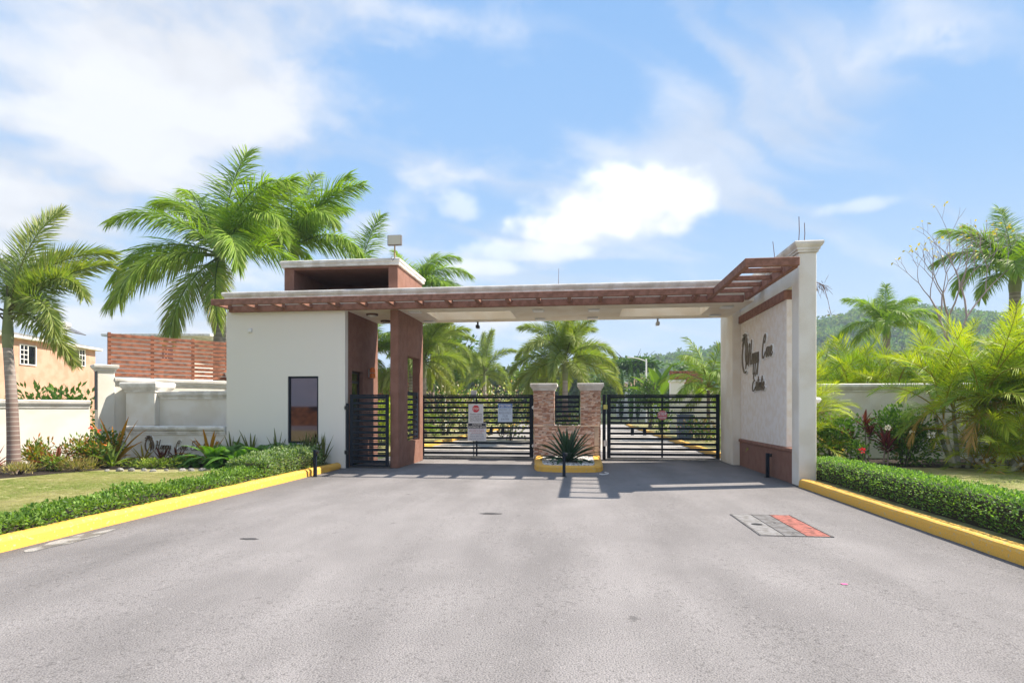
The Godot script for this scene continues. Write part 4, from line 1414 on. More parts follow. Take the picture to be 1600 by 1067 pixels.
	part(m, "coping", M.trim, t)


# ------------------------------------------------------------------ houses
func house_window(parent: Node3D, at: Transform3D, w: float, h: float, cols: int, rows: int, open_left: bool) -> void:
	var fr := MB.new()
	fr.xf = at
	var b := 0.06
	fr.span(Vector3(-w / 2 - b, -h / 2 - b, 0), Vector3(-w / 2, h / 2 + b, 0.06))
	fr.span(Vector3(w / 2, -h / 2 - b, 0), Vector3(w / 2 + b, h / 2 + b, 0.06))
	fr.span(Vector3(-w / 2, -h / 2 - b, 0), Vector3(w / 2, -h / 2, 0.06))
	fr.span(Vector3(-w / 2, h / 2, 0), Vector3(w / 2, h / 2 + b, 0.06))
	fr.span(Vector3(-0.025, -h / 2, 0.01), Vector3(0.025, h / 2, 0.05))
	var x0 := 0.025 if open_left else -w / 2
	var x1 := w / 2 if open_left else -0.025
	for c in range(1, cols):
		var x := lerpf(x0, x1, float(c) / cols)
		fr.span(Vector3(x - 0.02, -h / 2, 0.015), Vector3(x + 0.02, h / 2, 0.045))
	for r in range(1, rows):
		var y := lerpf(-h / 2, h / 2, float(r) / rows)
		fr.span(Vector3(x0, y - 0.02, 0.016), Vector3(x1, y + 0.02, 0.044))
	var o := part(fr, "window", M.white, parent)
	var p := MB.new()
	p.xf = at
	p.span(Vector3(-w / 2, -h / 2, 0.003), Vector3(w / 2, h / 2, 0.01))
	part(p, "pane", M.glass, o)


func build_houses() -> void:
	# peach house: long wall running back to the right, low pitched roof
	var dirx := Vector3(-32.86, 0, -36.4) - Vector3(-31.45, 0, -28.5)
	var ang := Vector3(1, 0, 0).signed_angle_to(dirx.normalized(), Vector3.UP)
	var t := thing("peach_house", "peach coloured house with white framed windows beyond the left boundary wall", "house", Vector3(-31.45, 0, -28.5), ang)
	bpart(Vector3(-9, 0, -7), Vector3(8.0, 5.55, 0), "wall", M.peach, t, 0.0)
	var m := MB.new()
	m.span(Vector3(-9.4, 5.552, -7.4), Vector3(8.25, 5.72, 0.35), 0.02)
	var rf := part(m, "eaves", M.trim, t)
	m = MB.new()
	var r0 := Vector3(-9.4, 5.722, 0.35)
	var r1 := Vector3(8.25, 5.722, 0.35)
	var ridge0 := Vector3(-6.5, 6.5, -3.5)
	var ridge1 := Vector3(5.2, 6.5, -3.5)
	var q0 := Vector3(-9.4, 5.722, -7.4)
	var q1 := Vector3(8.25, 5.722, -7.4)
	m.quad(r0, r1, ridge1, ridge0, Vector3(0, 1, 1))
	m.quad(q0, q1, ridge1, ridge0, Vector3(0, 1, -1))
	m.flat(r0, q0, ridge0, Vector3(-1, 1, 0))
	m.flat(r1, q1, ridge1, Vector3(1, 1, 0))
	part(m, "roof", M.concrete, rf)
	house_window(t, Transform3D(Basis(), Vector3(1.95, 4.70, 0)), 1.15, 1.05, 2, 4, false)
	house_window(t, Transform3D(Basis(), Vector3(6.35, 4.95, 0)), 1.0, 1.0, 2, 3, true)
	house_window(t, Transform3D(Basis(), Vector3(-4.2, 4.70, 0)), 1.15, 1.05, 2, 4, false)
	var s := thing("solar_heater", "solar water panel frame on the peach house roof", "solar panel", Vector3(-31.9, 6.35, -33.2), ang)
	for k in 3:
		m = MB.new()
		m.xf = Transform3D(Basis(Vector3(1, 0, 0), 0.45), Vector3(-0.8 + k * 0.75, 0.2, 0))
		m.span(Vector3(-0.34, -0.02, -0.5), Vector3(0.34, 0.02, 0.5))
		part(m, "panel", M.glass if k else M.galv, s)
	m = MB.new()
	m.tube([Vector3(-1.6, 0.62, -0.7), Vector3(1.2, 0.62, -0.7)], [0.16, 0.16], 10)
	for x in [-1.3, 0.8]:
		m.tube([Vector3(x, -0.45, -0.6), Vector3(x, 0.6, -0.6)], [0.03, 0.03], 5)
	part(m, "tank", M.white, s)
	# white flat roofed house behind the screen
	t = thing("white_house", "white flat roofed house showing above the red slatted screen", "house", Vector3(-44, 0, -56), 0.12)
	bpart(Vector3(-4.5, 0, -8), Vector3(4.0, 9.1, 0), "wall", M.stucco, t, 0.0)
	bpart(Vector3(-5.0, 9.102, -8.5), Vector3(6.2, 9.35, 0.6), "roof", M.trim, t, 0.02)
	house_window(t, Transform3D(Basis(), Vector3(1.5, 7.2, 0)), 1.2, 1.2, 2, 3, false)
	# villa wall with a gate pier and screen on the right, inside the gates
	t = thing("villa_wall", "white garden wall with a tall pier inside the gates on the right", "wall")
	bpart(Vector3(6.6, 0, -39.2), Vector3(14, 2.65, -38.9), "wall_body", M.stucco, t, 0.0)
	m = MB.new()
	m.cap(6.6, 14, -39.2, -38.9, 2.65, [[0.0, 0.0], [0.08, 0.05], [0.08, 0.16], [0.05, 0.18]])
	part(m, "coping", M.trim, t)
	bpart(Vector3(5.75, 0, -39.4), Vector3(6.598, 3.28, -38.8), "pier", M.stucco, t, 0.01)
	m = MB.new()
	m.cap(5.75, 6.598, -39.4, -38.8, 3.28, [[0.0, 0.0], [0.08, 0.06], [0.08, 0.18]])
	part(m, "pier_cap", M.trim, t)
	t = thing("garden_screen", "reddish slatted screen above the white garden wall inside the gates", "fence", Vector3(6.2, 0, -42.5))
	for k in 6:
		bpart(Vector3(0, 3.1 + k * 0.2, 0), Vector3(2.3, 3.27 + k * 0.2, 0.04), "slat", M.redwood, t, 0.0)
	for x in [0.1, 1.15, 2.2]:
		bpart(Vector3(x - 0.05, 0, -0.08), Vector3(x + 0.05, 4.3, -0.002), "post", M.redwood, t, 0.0)
	t = thing("far_villa", "small white villa with a hipped roof far behind the right gate leaf", "house", Vector3(9.6, 0, -96), 0.2)
	bpart(Vector3(-2.5, 0, -6), Vector3(4, 5.2, 0), "wall", M.stucco, t, 0.0)
	m = MB.new()
	var A := [Vector3(-3, 5.2, 0.5), Vector3(4.5, 5.2, 0.5), Vector3(4.5, 5.2, -6.5), Vector3(-3, 5.2, -6.5)]
	for k in 4:
		m.flat(A[k], A[(k + 1) % 4], Vector3(0.75, 7.0, -3), (A[k] + A[(k + 1) % 4]) * 0.5 - Vector3(0.75, 4.0, -3))
	part(m, "roof", surface(lin(0.34, 0.20, 0.15), 0.2, 1.0, 0.3), t)
	house_window(t, Transform3D(Basis(), Vector3(-0.5, 3.6, 0)), 1.2, 1.3, 2, 3, false)
	house_window(t, Transform3D(Basis(), Vector3(2.4, 3.6, 0)), 1.2, 1.3, 2, 3, true)


# ------------------------------------------------------------------ bollards, manhole, street lamps
func build_street_things() -> void:
	for q in [["dark metal bollard with a sensor head in front of the left kerb", Vector3(-6.10, 0, -12.93), 0.62], ["dark metal bollard with a sensor head in front of the agave island", Vector3(-0.39, 0, -13.62), 0.56], ["dark metal bollard with a sensor head before the brown base of the sign wall", Vector3(4.24, 0, -14.02), 0.56]]:
		var b := thing("bollard", q[0], "bollard", q[1], 0.0, "sensor bollards at the gates")
		var h: float = q[2]
		bpart(Vector3(-0.035, 0, -0.035), Vector3(0.035, h, 0.035), "post", M.navy, b, 0.006)
		var m := MB.new()
		m.tube([Vector3(0.036, h - 0.05, 0.0), Vector3(0.085, h - 0.05, 0.0)], [0.045, 0.04], 12)
		part(m, "sensor", M.black, b)
		bpart(Vector3(-0.06, 0.001, -0.06), Vector3(0.06, 0.012, 0.06), "base_plate", M.black, b, 0.002)
	# inspection cover set flush in the driveway
	var t := thing("inspection_cover", "flush steel inspection cover with a red painted strip in the driveway", "manhole cover", Vector3(2.62, 0, -8.26))
	var xs := [-0.42, -0.14, 0.12, 0.40]
	var mats := [M.coverplate, M.steelcover, M.redpaint]
	for k in 3:
		var m := MB.new()
		m.span(Vector3(xs[k] + 0.006, 0.001, -0.72), Vector3(xs[k + 1] - 0.006, 0.009, 0.72), 0.002)
		part(m, "cover_plate", mats[k], t, "red painted strip" if k == 2 else "")
	var fr := MB.new()
	fr.span(Vector3(-0.435, 0.001, -0.74), Vector3(-0.42, 0.009, 0.74))
	fr.span(Vector3(0.40, 0.001, -0.74), Vector3(0.43, 0.013, 0.74))
	fr.span(Vector3(-0.42, 0.001, -0.74), Vector3(0.40, 0.009, -0.725))
	fr.span(Vector3(-0.42, 0.001, 0.725), Vector3(0.40, 0.009, 0.74))
	part(fr, "frame", M.steelcover, t)
	var hole := MB.new()
	hole.tube([Vector3(-0.27, 0.0085, 0.03), Vector3(-0.27, 0.011, 0.03)], [0.075, 0.07], 18)
	part(hole, "lifting_hole", M.black, t)
	for q in [Vector3(-0.0, 0, -0.1), Vector3(0.02, 0, 0.55), Vector3(0.33, 0, 0.25)]:
		hole = MB.new()
		hole.tube([q + Vector3(0, 0.0088, 0), q + Vector3(0, 0.0115, 0)], [0.02, 0.018], 10)
		part(hole, "lifting_hole", M.black, t)
	# lamps inside the gates
	lamp("street_lamp", "tallest white street lamp with its arm to the left behind the right gate leaf", Vector3(6.62, 0, -61.2), 6.75, -1.5)
	lamp("street_lamp", "smaller white street lamp just right of the nearer one, far inside the gates", Vector3(10.9, 0, -91.9), 7.25, -1.3)
	lamp("street_lamp", "slim white street lamp behind the left gate leaf before the palms", Vector3(-9.22, 0, -39.2), 4.35, -0.1)
	lamp("street_lamp", "street lamp whose white arm shows under the canopy right of the brown pier", Vector3(-10.6, 0, -33.0), 6.35, 2.6)
	lamp("street_lamp", "far slim white street lamp between the column cypresses", Vector3(6.9, 0, -88.0), 5.6, -0.8)


func lamp(called: String, label: String, at: Vector3, h: float, reach: float) -> void:
	var t := thing(called, label, "street lamp", at, 0.0, "white street lamps inside the gates")
	var m := MB.new()
	m.tube([Vector3.ZERO, Vector3(0, h * 0.5, 0), Vector3(0, h, 0)], [0.11, 0.09, 0.075], 10)
	part(m, "pole", M.white, t)
	m = MB.new()
	m.tube([Vector3(0, h - 0.25, 0), Vector3(reach * 0.5, h + 0.02, 0), Vector3(reach, h + 0.15, 0)], [0.05, 0.045, 0.04], 8)
	part(m, "arm", M.white, t)
	if absf(reach) > 0.5:
		m = MB.new()
		m.box(Vector3(reach * 1.12, h + 0.15, 0), Vector3(absf(reach) * 0.3 + 0.1, 0.10, 0.24), 0.03)
		part(m, "lamp_head", M.offwhite, t)


# ------------------------------------------------------------------ hills and woodland
func hill_height(x: float, z: float) -> float:
	var ridge := 34.0 + 25.0 * smoothstep(-10.0, 230.0, x) - 22.0 * smoothstep(40.0, -90.0, x) - 6.0 * sin(x * 0.021 + 0.6) - 8.0 * smoothstep(260.0, 600.0, x)
	var n: float = kept.hilln.get_noise_2d(x, z)
	var up := smoothstep(-215.0, -440.0, z)
	var back := 1.0 - 0.5 * smoothstep(-460.0, -800.0, z)
	return ridge * up * back * (1.0 + 0.10 * n) + 3.0 * n * up - 0.3


func build_hills() -> void:
	var f := FastNoiseLite.new()
	f.seed = 3
	f.frequency = 0.011
	f.fractal_octaves = 4
	kept.hilln = f
	var m := MB.new()
	var nx := 70
	var nz := 26
	var P := func(i: int, j: int) -> Vector3:
		var x := lerpf(-700, 1100, float(i) / nx)
		var z := lerpf(-205, -820, float(j) / nz)
		return Vector3(x, hill_height(x, z), z)
	for i in nx:
		for j in nz:
			m.quad(P.call(i, j), P.call(i + 1, j), P.call(i + 1, j + 1), P.call(i, j + 1), Vector3.UP)
	struct(m, "hills", M.verge, "wooded hills rising behind the estate")
	# the woods: crowns past counting
	var rg := RandomNumberGenerator.new()
	rg.seed = 71
	var xfs := []
	var cols := []
	for k in 24000:
		var x := rg.randf_range(-330, 620)
		var z := -rg.randf_range(225, 520)
		var s := rg.randf_range(2.2, 4.6)
		if rg.randf() < 0.04:
			s *= 1.4
		xfs.append(Transform3D(Basis(Vector3.UP, rg.randf() * TAU) * Basis.from_scale(Vector3(s, s * rg.randf_range(0.8, 1.25), s)), Vector3(x, hill_height(x, z) + s * 0.55, z)))
		var b := rg.randf_range(0.65, 1.3)
		cols.append(Color(b * rg.randf_range(0.8, 1.3), b, b * rg.randf_range(0.75, 1.1)))
	scatter("hill_forest", crown(3, 9, 14, 0.42, Color(0.07, 0.125, 0.045), Color(0.11, 0.17, 0.055)), xfs, cols, self, "hazy green forest covering the hills", "forest")
	# nearer woodland behind the gardens
	xfs = []
	cols = []
	for k in 230:
		var x := rg.randf_range(-75, 75)
		var z := -rg.randf_range(105, 190)
		if x > -1 and x < 60:
			continue
		var s := rg.randf_range(3.0, 5.2) * (1.0 if x < 10 else 0.75)
		xfs.append(Transform3D(Basis(Vector3.UP, rg.randf() * TAU) * Basis.from_scale(Vector3(s, s * rg.randf_range(0.9, 1.3), s)), Vector3(x, s * rg.randf_range(0.8, 1.5), z)))
		var b := rg.randf_range(0.7, 1.25)
		cols.append(Color(b * rg.randf_range(0.85, 1.3), b, b * rg.randf_range(0.75, 1.0)))
	scatter("far_woodland", crown(5, 16, 40, 0.26, Color(0.045, 0.085, 0.025), Color(0.085, 0.14, 0.035)), xfs, cols, self, "dense far woodland behind the palms inside the gates", "woodland")


# a crown of leaves gathered in clumps, about one metre in radius
func crown(sd: int, clumps: int, leaves: int, size: float, c0: Color, c1: Color, flatten := 1.0) -> ArrayMesh:
	var rg := RandomNumberGenerator.new()
	rg.seed = sd * 101
	var m := MB.new()
	for k in clumps:
		var d := Vector3(rg.randfn(), rg.randfn() * 0.8, rg.randfn()).normalized()
		var c := d * rg.randf_range(0.35, 0.8)
		c.y *= flatten
		var r := rg.randf_range(0.26, 0.46)
		var t := rg.randf()
		for i in leaves:
			var o := Vector3(rg.randfn(), rg.randfn(), rg.randfn()).normalized()
			if o.y < -0.3 and rg.randf() < 0.5:
				o.y = -o.y
			var p := c + Vector3(o.x, o.y * 0.75 * flatten, o.z) * r * rg.randf_range(0.55, 1.05)
			var g := c0.lerp(c1, clampf(t * 0.6 + rg.randf() * 0.5, 0, 1))
			m.leaf(p, (o + Vector3(rg.randf_range(-1, 1), rg.randf_range(-1, 0.6), rg.randf_range(-1, 1))), Vector3(rg.randf_range(-1, 1), rg.randf_range(-0.4, 0.4), rg.randf_range(-1, 1)), size * rg.randf_range(0.7, 1.3), size * 0.62, g)
	return m.mesh(M.leaf)


func tree(called: String, label: String, at: Vector3, h: float, r: Vector3, mesh: Mesh, category := "tree", trunk_r := 0.16) -> Node3D:
	var t := thing(called, label, category, at)
	var m := MB.new()
	var top := Vector3(0.15, h - r.y * 0.9, 0.05)
	m.tube([Vector3(0, -0.1, 0), top * 0.5 + Vector3(0.1, 0, 0), top], [trunk_r, trunk_r * 0.8, trunk_r * 0.6], 8)
	for k in 5:
		var a := k * 1.3
		m.tube([top * 0.9, top + Vector3(cos(a) * r.x * 0.3, r.y * 0.4, sin(a) * r.z * 0.3), top + Vector3(cos(a) * r.x * 0.65, r.y * 0.9, sin(a) * r.z * 0.65)], [trunk_r * 0.5, trunk_r * 0.35, trunk_r * 0.12], 5)
	part(m, "trunk", M.bark, t)
	inst(mesh, "crown", t, Transform3D(Basis.from_scale(r), Vector3(0, h - r.y * 0.75, 0)))
	return t


# ------------------------------------------------------------------ palms
const POSE := [[84.0, 22.0], [66.0, 62.0], [46.0, 88.0], [22.0, 84.0], [0.0, 66.0], [-34.0, 44.0], [70.0, 30.0], [50.0, 45.0]]


func frond(kind: String, pose: int, sd: int) -> ArrayMesh:
	var key := "frond_%s_%d_%d" % [kind, pose, sd]
	if kept.has(key):
		return kept[key]
	var rg := RandomNumberGenerator.new()
	rg.seed = pose * 7 + sd * 131 + kind.hash() % 1000
	var length := 3.6
	var pairs := 84
	var ll := 0.92
	var lw := 0.043
	var around := [18.0, -14.0]       # lift of the leaflets out of the frond's plane
	var spread := 34.0
	var sag := 0.8
	var c0 := Color(0.105, 0.192, 0.025)
	var c1 := Color(0.205, 0.285, 0.045)
	var rib := Color(0.14, 0.19, 0.06)
	var bare := 0.10
	var mat: Material = M.leaf
	if kind == "foxtail":
		length = 2.7; pairs = 64; ll = 0.50; lw = 0.036; around = [52.0, 8.0, -35.0]; spread = 24.0; sag = 0.25; bare = 0.13
		c0 = Color(0.105, 0.165, 0.045)
		c1 = Color(0.21, 0.235, 0.08)
		rib = Color(0.12, 0.11, 0.06)
	elif kind == "areca":
		length = 2.15; pairs = 38; ll = 0.58; lw = 0.029; around = [24.0]; spread = 15.0; sag = 0.34; bare = 0.20
		c0 = Color(0.135, 0.225, 0.020)
		c1 = Color(0.270, 0.310, 0.030)
		rib = Color(0.36, 0.26, 0.05)
		mat = M.thin
		if sd == 2:
			c0 = Color(0.075, 0.155, 0.020)
			c1 = Color(0.150, 0.225, 0.028)
		elif sd == 3:
			c0 = Color(0.30, 0.20, 0.06)
			c1 = Color(0.36, 0.25, 0.11)
			sag = 0.7
	elif kind == "coconut":
		length = 3.0; pairs = 56; ll = 0.85; lw = 0.06; around = [6.0]; spread = 12.0; sag = 0.8; bare = 0.16
		c0 = Color(0.085, 0.165, 0.022)
		c1 = Color(0.165, 0.225, 0.035)
		rib = Color(0.26, 0.25, 0.07)
		mat = M.thin
	var old := clampf((20.0 - POSE[pose][0]) / 60.0, 0.0, 0.85) * (0.9 if kind != "areca" else 0.4)
	var dry := Color(0.20, 0.155, 0.075)
	var N := 16
	var pos := [Vector3.ZERO]
	var tan_ := []
	var yaw := rg.randf_range(-0.25, 0.25)
	for i in N + 1:
		var u := float(i) / N
		var e := deg_to_rad(POSE[pose][0] - POSE[pose][1] * pow(u, 1.25) - (18.0 * u * u if sd % 2 else 0.0))
		tan_.append(Vector3(cos(e), sin(e), yaw * u * u).normalized())
		if i < N:
			pos.append(pos[i] + tan_[i] * length / N)
	var m := MB.new()
	var rr := []
	var rc := []
	for i in N + 1:
		rr.append(lerpf(0.032, 0.006, pow(float(i) / N, 0.8)) * (length / 3.0))
		rc.append(rib.lerp(c0, float(i) / N * 0.6))
	m.tube(pos, rr, 5, rc, false)
	for k in pairs:
		var t := bare + (1.0 - bare) * (k + 0.5) / pairs
		var fi := t * N
		var i := mini(int(fi), N - 1)
		var p: Vector3 = pos[i].lerp(pos[i + 1], fi - i)
		var T: Vector3 = tan_[i].lerp(tan_[i + 1], fi - i).normalized()
		var side := T.cross(Vector3.UP)
		if side.length() < 0.15:
			side = Vector3(0, 0, 1)
		side = side.normalized()
		var up := side.cross(T).normalized()
		var v := (t - bare) / (1.0 - bare)
		var l := ll * (0.45 + 0.75 * sin(PI * pow(clampf(v, 0.02, 1.0), 0.62) * 0.93))
		l *= rg.randf_range(0.88, 1.1)
		var fore := deg_to_rad(lerpf(62.0, 26.0, v))
		for lift: float in around:
			for s: float in [-1.0, 1.0]:
				var b := deg_to_rad(lift + rg.randf_range(-spread, spread))
				var out := (side * s * cos(b) + up * sin(b))
				var dir := (T * cos(fore) + out * sin(fore)).normalized()
				var g := c0.lerp(c1, clampf(rg.randf() * 0.7 + v * 0.35, 0, 1))
				var tipc := g.lerp(dry, old * rg.randf() + (0.45 if rg.randf() < 0.13 else 0.0))
				g = g.lerp(dry, old * 0.45 * rg.randf())
				m.blade(p, dir, T + up * rg.randf_range(-0.5, 0.5), l, lw, sag * rg.randf_range(0.7, 1.3), g, tipc, 2 if kind != "royal" else 3)
	kept[key] = m.mesh(mat)
	return kept[key]


# fronds: [azimuth in degrees (0 right, 90 away), pose, scale]; empty makes a regular crown
func palm(called: String, label: String, at: Vector3, h: float, radius: float, kind: String, fronds: Array, group := "", lean := Vector3.ZERO, size := 1.0, count := 16, sd := 1) -> Node3D:
	var t := thing(called, label, "palm tree", at, 0.0, group)
	var rg := RandomNumberGenerator.new()
	rg.seed = sd * 37 + 5
	var m := MB.new()
	var shaft := 1.15 * size if kind in ["royal", "foxtail"] else 0.25
	var pts := []
	var rad := []
	var cols := []
	var step := 0.10 if h < 6.0 else 0.16
	var n := maxi(4, int(h / step))
	for i in n + 1:
		var u := float(i) / n
		pts.append(Vector3(lean.x * u * u, h * u - 0.05, lean.z * u * u))
		var r := radius * (1.0 - 0.28 * u) * (1.0 + 0.12 * exp(-u * h * 2.4))
		if kind == "royal":
			r *= 1.0 + 0.10 * sin(PI * u)
		rad.append(r)
		var base := Color(0.25, 0.225, 0.20) if kind == "royal" else Color(0.20, 0.14, 0.125)
		if kind == "areca":
			base = Color(0.34, 0.34, 0.28)
		base = base.lerp(Color(0.36, 0.32, 0.30), 0.85 * smoothstep(0.45, 0.95, u)) if kind == "foxtail" else base
		var b := rg.randf_range(0.82, 1.12)
		cols.append(base * b)
		if i < n and kind != "areca":
			var v := (i + 0.80) / n
			pts.append(Vector3(lean.x * v * v, h * v - 0.05, lean.z * v * v))
			rad.append(r * 0.985)
			cols.append(base.lerp(Color(0.46, 0.43, 0.40), 0.55))
	m.tube(pts, rad, 12, cols)
	part(m, "trunk", M.paint, t)
	var top: Vector3 = pts[pts.size() - 1]
	if kind in ["royal", "foxtail"]:
		m = MB.new()
		var g0 := Color(0.22, 0.25, 0.13)
		var g1 := Color(0.15, 0.20, 0.07)
		m.tube([top - Vector3(0, 0.02, 0), top + Vector3(0, shaft * 0.25, 0), top + Vector3(0, shaft * 0.7, 0), top + Vector3(0, shaft, 0)], [radius * 0.76, radius * 0.86, radius * 0.62, radius * 0.40], 12, [g0, g0.lerp(g1, 0.5), g1, g1])
		part(m, "crownshaft", M.paint, t)
	var head := top + Vector3(0, shaft * 0.86, 0)
	if fronds.is_empty():
		var poses := [0, 1, 1, 2, 2, 3, 3, 4, 4, 5]
		for k in count:
			var u := float(k) / maxf(count - 1, 1)
			fronds.append([k * 137.5 + rg.randf_range(-14, 14) + sd * 53, poses[int(u * 9.0)], rg.randf_range(0.88, 1.1)])
	for f in fronds:
		var s: float = f[2] * size
		var b := Basis(Vector3.UP, deg_to_rad(f[0])) * Basis(Vector3(1, 0, 0), rg.randf_range(-0.25, 0.25)) * Basis.from_scale(Vector3.ONE * s)
		var drop: float = 0.1 * shaft * f[1]
		var dirh := Vector3(cos(deg_to_rad(f[0])), 0, -sin(deg_to_rad(f[0])))
		inst(frond(kind, f[1], rg.randi() % 2), "frond", t, Transform3D(b, head + dirh * radius * 0.3 - Vector3(0, drop * 0.5, 0)))
	return t


func areca(label: String, at: Vector3, stems: int, hmin: float, hmax: float, spread: float, size: float, sd: int) -> void:
	var t := thing("areca_palm", label, "palm tree", at, 0.0, "areca palms")
	var rg := RandomNumberGenerator.new()
	rg.seed = sd
	for k in stems:
		var a := TAU * k / stems + rg.randf_range(-0.4, 0.4)
		var out := Vector3(cos(a), 0, sin(a)) * rg.randf_range(0.3, 1.0)
		var h := rg.randf_range(hmin, hmax)
		var m := MB.new()
		var foot := out * spread * 0.35
		var top := foot + out * spread * 0.8 + Vector3(0, h, 0)
		var pts := []
		var rad := []
		var cols := []
		var n := maxi(4, int(h / 0.14))
		for i in n + 1:
			var u := float(i) / n
			pts.append(foot.lerp(top, u) + out * spread * 0.1 * sin(u * PI))
			rad.append((0.048 - 0.012 * u) * (1.08 if i % 2 else 1.0))
			cols.append(Color(0.40, 0.40, 0.36) if i % 2 else Color(0.25, 0.27, 0.17).lerp(Color(0.32, 0.20, 0.05), u * u))
		m.tube(pts, rad, 8, cols)
		part(m, "stem", M.paint, t)
		var nf := rg.randi_range(6, 8)
		for j in nf:
			var u := float(j) / (nf - 1)
			var pose: int = [0, 6, 1, 7, 2, 2, 3, 3][int(u * 7.0)]
			var az := j * 137.5 + k * 71.0 + rg.randf_range(-25, 25)
			var s := size * rg.randf_range(0.8, 1.12)
			var leafset := rg.randi() % 3
			if j == nf - 1 and rg.randf() < 0.45:
				leafset = 3
				pose = 4
			inst(frond("areca", pose, leafset), "frond", t, Transform3D(Basis(Vector3.UP, deg_to_rad(az)) * Basis(Vector3(1, 0, 0), rg.randf_range(-0.5, 0.5)) * Basis.from_scale(Vector3.ONE * s), top - Vector3(0, 0.05 * j, 0)))


func build_palms() -> void:
	# the two tall ones behind the guard house
	palm("royal_palm", "tall royal palm whose trunk rises between the red screen and the guard house", Vector3(-14.05, 0, -21.5), 6.7, 0.27, "royal",
		[[150, 6, 1.0], [172, 1, 0.95], [185, 3, 1.08], [200, 4, 1.05], [235, 4, 1.0], [265, 5, 1.0], [292, 5, 0.85], [95, 0, 1.05], [60, 6, 1.0], [20, 6, 1.05], [350, 1, 1.0], [335, 2, 0.95], [310, 3, 0.95], [5, 3, 0.9], [120, 1, 0.95], [225, 2, 0.9], [40, 2, 0.9]], "royal palms behind the guard house", Vector3.ZERO, 1.2, 0, 2)
	palm("royal_palm", "tall royal palm behind the brown roof box, right of the trunk beside the guard house", Vector3(-13.1, 0, -25.6), 8.2, 0.27, "royal",
		[[80, 0, 1.0], [100, 6, 0.9], [20, 6, 1.1], [0, 1, 1.08], [345, 3, 1.05], [10, 3, 1.0], [325, 2, 1.0], [180, 2, 1.0], [165, 6, 1.0], [215, 3, 0.9], [250, 2, 0.9], [285, 3, 0.9], [300, 1, 0.9], [60, 1, 1.0]], "royal palms behind the guard house", Vector3.ZERO, 1.1, 0, 5)
	palm("royal_palm", "royal palm with one upright spear showing left of the floodlight", Vector3(-10.7, 0, -27.2), 6.7, 0.24, "royal",
		[[85, 0, 0.92], [180, 4, 0.8], [0, 4, 0.7], [270, 5, 0.8], [230, 4, 0.7], [310, 4, 0.7]], "royal palms behind the guard house", Vector3.ZERO, 1.1, 0, 7)
	palm("royal_palm", "royal palm showing right of the floodlight above the canopy edge", Vector3(-8.9, 0, -30.5), 7.3, 0.24, "royal",
		[[60, 6, 0.75], [20, 1, 0.85], [0, 2, 0.95], [350, 3, 1.0], [330, 3, 0.9], [150, 6, 0.8], [180, 2, 0.9], [220, 3, 0.9], [270, 2, 0.8], [90, 1, 0.8], [300, 4, 0.9], [345, 4, 0.9]], "royal palms behind the guard house", Vector3.ZERO, 1.0, 0, 9)
	palm("royal_palm", "royal palm with a pale trunk seen through the side gate opening", Vector3(-10.7, 0, -29.0), 4.0, 0.22, "royal", [], "royal palms behind the guard house", Vector3.ZERO, 0.72, 13, 11)
	# foxtail palms
	palm("foxtail_palm", "foxtail palm with a brown ringed trunk on the left lawn before the low white wall", Vector3(-12.62, 0.1, -11.75), 2.9, 0.128, "foxtail",
		[[97, 0, 1.0], [80, 6, 0.95], [30, 1, 0.98], [12, 7, 0.98], [352, 2, 0.95], [340, 3, 0.95], [338, 4, 1.02], [160, 1, 1.0], [185, 3, 1.0], [200, 4, 0.9], [130, 2, 0.9], [240, 7, 0.8]], "foxtail palms", Vector3(-0.15, 0, 0), 0.98, 0, 3)
	palm("foxtail_palm", "bushy foxtail palm directly behind the two stone pillars", Vector3(-0.75, 0, -28.0), 3.0, 0.17, "foxtail", [], "foxtail palms", Vector3.ZERO, 1.12, 24, 4)
	palm("foxtail_palm", "foxtail palm rising above the shrubs in the middle of the left gate leaf", Vector3(-7.35, 0, -44.5), 3.4, 0.17, "foxtail", [], "foxtail palms", Vector3.ZERO, 1.15, 15, 6)
	palm("foxtail_palm", "drooping foxtail palm nearest the brown pier behind the left gate leaf", Vector3(-8.3, 0, -30.5), 3.3, 0.16, "foxtail", [], "foxtail palms", Vector3.ZERO, 1.1, 19, 8)
	palm("foxtail_palm", "yellowish foxtail palm half hidden behind the brown pier", Vector3(-9.4, 0, -36.5), 4.6, 0.16, "foxtail", [], "foxtail palms", Vector3.ZERO, 1.15, 17, 12)
	palm("coconut_palm", "light yellow green feathery palm behind the right gate leaf", Vector3(6.6, 0, -31.6), 2.6, 0.11, "coconut", [], "", Vector3.ZERO, 0.92, 17, 3)
	# right side
	palm("royal_palm", "royal palm with wind blown fronds above the arecas left of the bare tree", Vector3(15.5, 0, -32.0), 5.2, 0.22, "royal",
		[[95, 0, 0.72], [70, 6, 0.8], [120, 6, 0.75], [20, 1, 0.85], [5, 3, 0.9], [165, 1, 0.8], [180, 3, 0.85], [195, 4, 0.7], [340, 2, 0.8], [310, 3, 0.7], [240, 3, 0.7], [270, 2, 0.7], [45, 6, 0.7]], "royal palms on the right", Vector3.ZERO, 0.84, 0, 14)
	palm("royal_palm", "large royal palm at the right edge behind the bare tree", Vector3(17.6, 0, -26.2), 6.4, 0.26, "royal",
		[[110, 0, 0.8], [75, 6, 0.9], [140, 6, 0.8], [160, 1, 0.9], [175, 2, 0.9], [190, 3, 0.9], [205, 4, 0.8], [20, 1, 1.0], [0, 2, 1.0], [345, 3, 1.0], [320, 2, 0.9], [290, 3, 0.85], [260, 2, 0.85], [235, 3, 0.8], [45, 6, 0.9]], "royal palms on the right", Vector3.ZERO, 0.98, 0, 15)
	# arecas: before and behind the right wall
	areca("areca palm leaning at the left of the front clump with a white ringed stem", Vector3(9.35, 0.1, -15.7), 5, 1.2, 1.9, 0.7, 0.82, 101)
